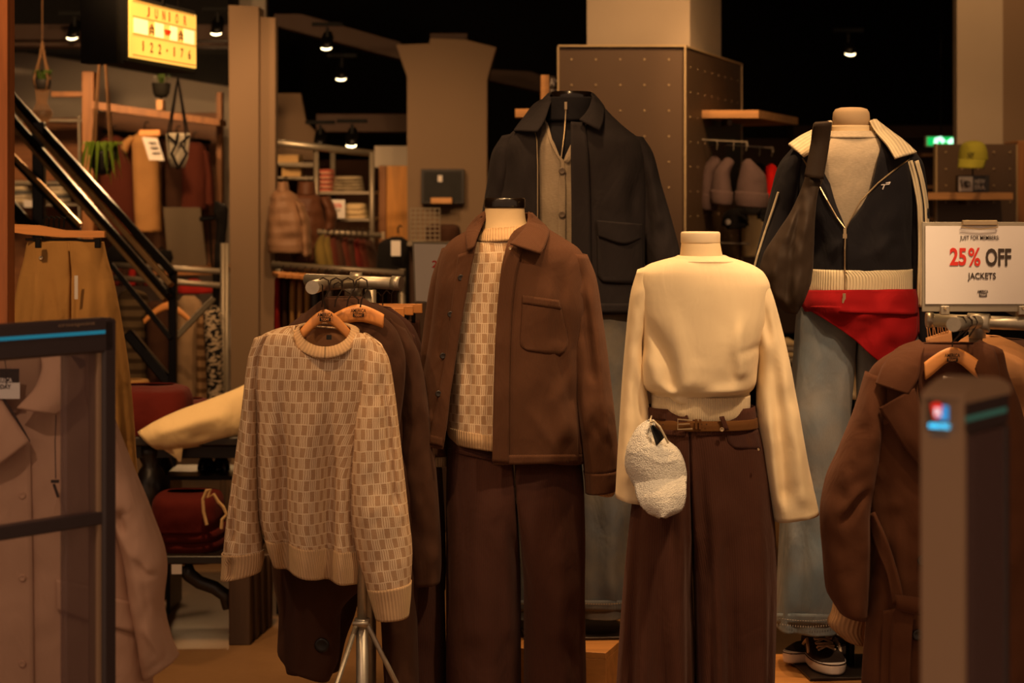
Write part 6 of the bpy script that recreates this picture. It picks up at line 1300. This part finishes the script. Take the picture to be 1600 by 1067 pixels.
for q in (((262, 212), (276, 224), (268, 240), (278, 262)), ((296, 212), (282, 224), (292, 240), (280, 262)), ((276, 224), (278, 208))): rope(t, [P(x, y, 10.73) for x, y in q], .007, bkc)
t = thing('macrame_hanging', 'knotted cord skirt below the spiky plant at the left', 'decoration', P(66, 190, 11.0))
for k in range(8):
    x = 56+k*3; MB().tube([P(x, 140, 10.95), P(58+k*2, 160, 10.95), P(50+k*4.5, 178, 10.95), P(60+k*2, 192, 10.95)], .0028, 5).build('cord', jute, t)
MB().lathe(P(66, 192, 11.0), [(.02, 0), (.045, .03), (.05, .06)], 14).build('small_pot', potd, t, True)

# black scarf on the pillar hook, rails of clothes below
bs = thing('black_scarf', 'long black scarf hanging from a hook beside the steel pillar', 'scarf', P(340, 560, 11.2))
Loft(11.1, [(336, 314, 350, 318, .02, 0), (334, 330, 356, 326, .05, 0), (338, 350, 355, 346, .05, 0), (336, 390, 350, 390, .03, 0), (332, 450, 344, 450, .03, 0), (330, 500, 342, 500, .03, 0), (334, 560, 346, 560, .03, 0)], n=24, step=6, wr=.03, wrs=18).build('scarf', blk, bs)
MB().tube([P(312, 342, 11.1), P(336, 340, 11.1)], .012, 6).tube([P(328, 345, 11.1), P(330, 400, 11.1), P(334, 440, 11.1)], .005, 5).build('hook', m_blackmetal, bs)
rl = thing('clothes_rail', 'pale pipe clothes rail with red, grey and patterned clothes behind the stair post', 'rail', Vector((P(260, 0, 10.6).x, 10.6, 0)))
for (x0, y0, x1, y1) in ((172, 414, 345, 424), (175, 434, 345, 446)): MB().tube([P(x0, y0, 10.7), P(x1, y1, 10.6)], .014, 10).build('bar', m_rack, rl, True)
for x in (348, 354): MB().tube([P(x, 380, 10.9), P(x, yb(10.9), 10.9)], .012, 10).build('post', m_rack, rl, True)
redc = cloth('red cotton', (150, 30, 24)); patt = cloth('black white pattern', (24, 20, 20), kind='pattern', rgb2=(176, 156, 130)); plaid = cloth('grey brown plaid', (96, 78, 56), kind='stripe', rgb2=(60, 46, 32), per=.05)
garment('hanging_shirt', 'grey brown plaid top on the rail right of the khaki trousers', 'shirt', [(452, 196, 214), (462, 184, 232), (560, 186, 236), (640, 186, 236)], 10.8, plaid)
garment('hanging_shirt', 'dark top hanging behind the stair post on the rail', 'shirt', [(470, 236, 250), (478, 228, 262), (560, 230, 266), (640, 230, 266)], 10.7, dbr)
garment('hanging_dress', 'pale grey dress hanging on the rail left of the patterned ones', 'dress', [(462, 286, 304), (476, 276, 316), (560, 274, 318), (640, 272, 322)], 10.6, cloth('pale dress', (150, 122, 92)))
garment('hanging_dress', 'ruffled beige dress at the rail behind the patterned ones', 'dress', [(478, 312, 326), (500, 308, 330), (640, 306, 332)], 10.5, cloth('beige ruffle', (166, 130, 92), kind='stripe', rgb2=(110, 80, 52), per=.05))
garment('hanging_dress', 'black and white patterned dress beside the steel pillar', 'dress', [(478, 326, 340), (490, 318, 347), (560, 322, 348), (640, 324, 350)], 10.4, patt)
garment('hanging_shirt', 'red top on the rail beside the black scarf', 'shirt', [(436, 296, 308), (442, 284, 320), (452, 276, 332), (458, 276, 332)], 10.9, redc)
for k, cc in enumerate((dkred, dbr, redc, dbr, dkred)): garment('hanging_shirt', 'narrow dark or red garment on the upper bar behind the stair rail, %s from left' % ordinal(k), 'shirt', [(418, 180+k*12, 186+k*12), (424, 177+k*12, 190+k*12), (446, 176+k*12, 191+k*12)], 11.0, cc, group='narrow garments on the upper bar')
hanger('wooden hanger on the rail over the pale grey dress', 262, 472, 38, 10.3, 28, (264, 446), logo=False, ht=12)
t = thing('handbag', 'black bags lying on the shelf behind the stair rail', 'bag', P(205, 412, 11.6)); MB().lathe(P(200, 412, 11.6), [(.08, 0), (.1, .03), (.08, .08), (.03, .11)], 16, sx=1.2).build('bag_body', blk, t, True)
t = thing('handbag', 'small black bag with strap on the shelf below the grey board', 'bag', P(255, 405, 11.8)); MB().lathe(P(253, 412, 11.8), [(.05, 0), (.06, .03), (.05, .07)], 14).build('bag_body', blk, t, True); MB().tube([P(243, 398, 11.8), P(252, 386, 11.8), P(263, 398, 11.8)], .006, 5).build('strap', blk, t)

# ======== centre background between the pillars
gr = thing('rack_shelving', 'galvanised rack shelving between the two pillars with folded clothes', 'shelving', P(510, 470, 11.6))
MB().tube([P(425, 222, 11.4), P(582, 240, 11.7)], .018, 10).build('top_rail', m_pipe, gr, True)
for x, y0, d in ((494, 232, 11.55), (520, 236, 12.1), (581, 238, 11.6)): MB().tube([P(x, y0, d), P(x, 440, d)], .014, 10).build('upright', m_rack, gr, True)
pbox(494, 299, 583, 304, 11.6, .5, bev=.3).build('shelf', m_rack, gr); pbox(500, 341, 583, 346, 11.6, .5, bev=.3).build('shelf', m_rack, gr)
pbox(430, 276, 494, 279, 12.5, .5).build('shelf', m_rack, gr); pbox(430, 254, 494, 256, 12.5, .5).build('shelf', m_rack, gr)
for y in (258, 278): MB().tube([P(436, y, 12.0), P(494, y+2, 12.0)], .009, 8).build('wire_bar', m_rack, gr)
pk = [cloth('pink stripe knit', (176, 92, 74), kind='stripe', rgb2=(206, 150, 124), per=.03), cloth('pink stripe knit', (176, 92, 74))]
for k in range(5): fold('pink striped folded garment, %s from the top of the stack on the rack shelving' % ordinal(k), 497, 522, 264+k*7.2, 273+k*7.2, 11.62, .13, pk[0], 'pink folded garments on the rack shelving', k, .004)
wst = cloth('grey white stripe', (160, 144, 116), kind='stripe', rgb2=(96, 84, 66), per=.03)
for k in range(5): fold('grey and white striped folded garment, %s from the top beside the pink stack' % ordinal(k), 523-k, 566+k, 275+k*5, 283+k*5, 11.62, .14, wst, 'grey striped folded garments on the rack shelving', k, .005)
for k in range(3): fold('cream folded garment, %s from the top on the lower rack shelf' % ordinal(k), 540-k, 574+k, 317+k*8, 328+k*8, 11.62, .14, cloth('cream cotton', (206, 180, 136)), 'cream folded garments on the lower rack shelf', k, .005)
t = thing('shelf_notice', 'white price notice with small red print on the lower rack shelf', 'sign', P(527, 340, 11.5)); pbox(515, 312, 539, 341, 11.5, .01).build('card', m_paper, t); ptext('lettering', '25%', 521, 318, 534, 324, 11.498, m_red, t, .02); ptext('lettering', 'OFF', 522, 327, 532, 331, 11.498, m_ink, t)
for k, (x0, y0, x1, y1) in enumerate(((432, 242, 466, 254), (440, 260, 470, 276))): tag(pbox(x0, y0, x1, y1, 12.6, .3, bev=.1).build('storage_box', cloth('pale carton', (196, 160, 108), var=.1)), 'pale carton %s at the back of the rack shelving' % ('above' if k == 0 else 'below'), 'box')
puff1 = cloth('tan puffer nylon', (138, 104, 78), rough=.5, var=.08); puff2 = cloth('brown puffer nylon', (88, 54, 36), rough=.5, var=.1)
garment('puffer_jacket', 'light brown quilted puffer jacket beside the steel pillar', 'jacket', [(296, 432, 450), (308, 424, 464), (350, 420, 478), (394, 420, 480)], 11.0, puff1, [[(462, 312, 474, 320), (470, 350, 484, 352), (474, 400, 486, 400)]], (444, 276), wr=.02, b=.12, quilt=(19, .016), collar=(284, 432, 452, 300))
garment('puffer_jacket', 'dark brown quilted puffer jacket behind the light brown one', 'jacket', [(300, 470, 488), (310, 454, 502), (350, 452, 510), (408, 455, 505)], 11.3, puff2, [[(500, 308, 514, 306), (510, 340, 526, 336), (500, 376, 520, 372)]], (480, 280), wr=.02, b=.12, quilt=(19, .014), collar=(284, 464, 494, 304))
cl_ = [olive, olive, rust, dbr, rust, dbr, dkred, rust, dbr]; cn_ = ['olive', 'olive', 'rust', 'dark brown', 'rust', 'dark brown', 'dark red', 'rust', 'dark brown']
for k in range(9):
    x = 500+k*9; sl_ = k*3.0; t = thing('hanging_jacket', '%s jacket in the row under the rack shelves, %s from left' % (cn_[k], ordinal(k)), 'jacket', P(x, 425, 11.2), 'jackets in the row under the rack shelves')
    Loft(11.2+.04*k, [(x-6+6, 368+k, x+6, 366+k, .03, 0), (x-8, 384, x+9, 376, .12, 0), (x-8, 400, x+16, 394, .16, 0), (x-4, 424, x+22, 424, .17, 0)], n=28, step=6, wr=.012, wrs=14, seed=k).build('body', cl_[k], t)
    MB().tube([P(x+3, 368, 11.2), P(x+3, 360, 11.2), P(x+6, 357, 11.2)], .004, 5).build('hanger_hook', m_hook, t)
MB().tube([P(495, 362, 11.2), P(600, 368, 11.3)], .014, 8).build('jacket_rail', m_rack, gr, True)
rl2 = thing('clothes_rail', 'long low clothes rail with wooden hangers behind the left pipe rack', 'rail', Vector((P(520, 0, 9.6).x, 9.6, 0)))
MB().tube([P(425, 414, 9.6), P(632, 428, 9.5)], .016, 10).build('bar', m_rack, rl2, True)
for x in (436, 628): MB().tube([P(x, 420, 9.55), Vector((P(x, 0, 9.55).x, 9.55, .01))], .015, 10).build('post', m_rack, rl2, True)
cs5 = [('red', redc), ('dark brown', dbr), ('yellow tan', khaki), ('cream tan', tanc), ('khaki', khaki), ('slate', cloth('slate cotton', (98, 96, 92))), ('dark brown', dbr), ('grey', greyms), ('dark brown', dbr), ('rust', rust), ('dark brown', dbr), ('grey', greyms), ('dark brown', dbr), ('rust', rust), ('dark brown', dbr), ('dark brown', dbr)]
for k in range(16):
    x = 438+k*11.5; y = 424+k*.9
    t = thing('hanging_shirt', '%s garment on the low rail behind the pipe rack, %s from left' % (cs5[k][0], ordinal(k)), 'top', P(x, 600, 9.5), 'garments on the low rail behind the pipe rack')
    Loft(9.5, [(x-3, y+4, x+5, y+6, .03, 0), (x-6, y+12, x+8, y+14, .16, 0), (x-6, y+60, x+9, y+60, .2, 0), (x-6, y+170, x+9, y+170, .2, 0)], n=28, step=9, wr=.012, wrs=14, seed=k).build('body', cs5[k][1], t)
    MB().box(P(x+1, y+5, 9.36), (.05, .25, .018), bev=.3, rz=.2).build('hanger', m_hang, t)
    MB().tube([P(x+1, y+4, 9.45), P(x+1, y-6, 9.45), P(x+5, y-9, 9.5)], .003, 5).build('hanger_hook', m_hook, t)
wp = thing('timber_screen', 'tall yellow pine panel with a darker brown edge standing left of the flared pillar', 'panel', P(618, 470, 12.7))
pbox(604, 259, 638, yb(12.6), 12.6, .05).build('panel', wood('yellow pine', (222, 152, 66), .5, axis=2), wp); pbox(592, 259, 603, yb(12.62), 12.62, .05).build('edge_board', m_frame, wp)
garment('black_jacket', 'black jacket with a pale tag hanging in front of the yellow pine panel', 'jacket', [(370, 612, 628), (380, 592, 640), (430, 588, 642), (500, 586, 642)], 10.6, blk, [], (622, 352))
tag(pbox(611, 376, 626, 400, 10.48, .004).build('price_tag', m_paper), 'pale tag on the chest of the black jacket', 'tag')
tag(pbox(596, 362, 601, 374, 10.6, .01).build('hook_plate', m_brass), 'small bright metal hook beside the black jacket', 'hook')
bx = thing('poster_frame', 'dark framed niche sign with a small wooden ledge on the flared pillar', 'sign', P(690, 318, 11.95))
pbox(658, 264, 725, 318, 11.93, .06, bev=.05).build('frame', m_dark, bx); pbox(662, 268, 721, 314, 11.925, .01).build('dark_panel', m_tag, bx); pbox(673, 309, 706, 318, 11.85, .09, bev=.1).build('ledge', m_oak, bx); pbox(684, 274, 691, 284, 11.92, .004).build('card', m_paper, bx)
wb = thing('wire_basket', 'wire grid basket beside the flared pillar behind the white easel board', 'basket', P(660, 378, 10.6))
for k in range(7): MB().tube([P(642+k*7.5, 326, 10.5), P(642+k*7.5, 378, 10.5)], .003, 5).build('wire', m_rack, wb)
for k in range(8): MB().tube([P(642, 326+k*7, 10.5), P(688, 326+k*7, 10.5)], .003, 5).build('wire', m_rack, wb)
tag(fold('dark folded cap pile on the wire basket left of the brown jacket collar', 664, 720, 350, 378, 10.6, .12, dbr, None, 3, .01), 'dark folded clothes heap beside the wire basket', 'garment')
t = thing('counter', 'low pale counter holding the wire basket in front of the flared pillar', 'counter', P(690, 620, 10.6)); pbox(636, 379, 755, 384, 10.4, .5).build('countertop', m_rack, t); pbox(640, 384, 750, yb(10.5), 10.5, .4).build('body', m_duct, t)
es = thing('easel_board', 'white sign board in a grey frame half hidden by the brown jacket', 'sign', P(670, 475, 7.6))
slab('board', [(644, 378), (700, 379), (706, 476), (648, 472)], 7.6, .02, m_board).parent = es; bpy.data.objects['board.006' if 'board.006' in bpy.data.objects else 'board'].name
bd = [o for o in bpy.data.objects if o.parent == es][0]; bd.matrix_parent_inverse = Matrix.Translation(-es.location)
q = slab('paper', [(647, 381), (698, 382), (703, 474), (650, 470)], 7.595, .004, m_paper); q.parent = es; q.matrix_parent_inverse = Matrix.Translation(-es.location)
ptext('lettering', '2', 675, 407, 684, 418, 7.593, m_red, es, .02)
MB().tube([P(680, 476, 7.61), Vector((P(680, 0, 7.61).x, 7.61, .01))], .014, 10).build('stand', m_rack, es)

# right background behind the yellow cap
for k in range(3): tag(pbox(1440+0*k, 240+k*50, 1462, 244+k*50, 14.45, .34).build('rear_ledge', m_oak), '%s small wooden shelf far behind the navy sleeve' % ['upper', 'middle', 'lower'][k], 'shelf')
garment('hanging_shirt', 'dark red garment below the sign rack at the far right background', 'shirt', [(500, 1440, 1460), (520, 1430, 1500), (640, 1430, 1510)], 8.6, dkred)
garment('hanging_shirt', 'dark garment hanging between the jeans mannequin and the camel coat', 'shirt', [(480, 1460, 1560), (510, 1450, 1600), (900, 1440, 1620)], 7.6, blk)
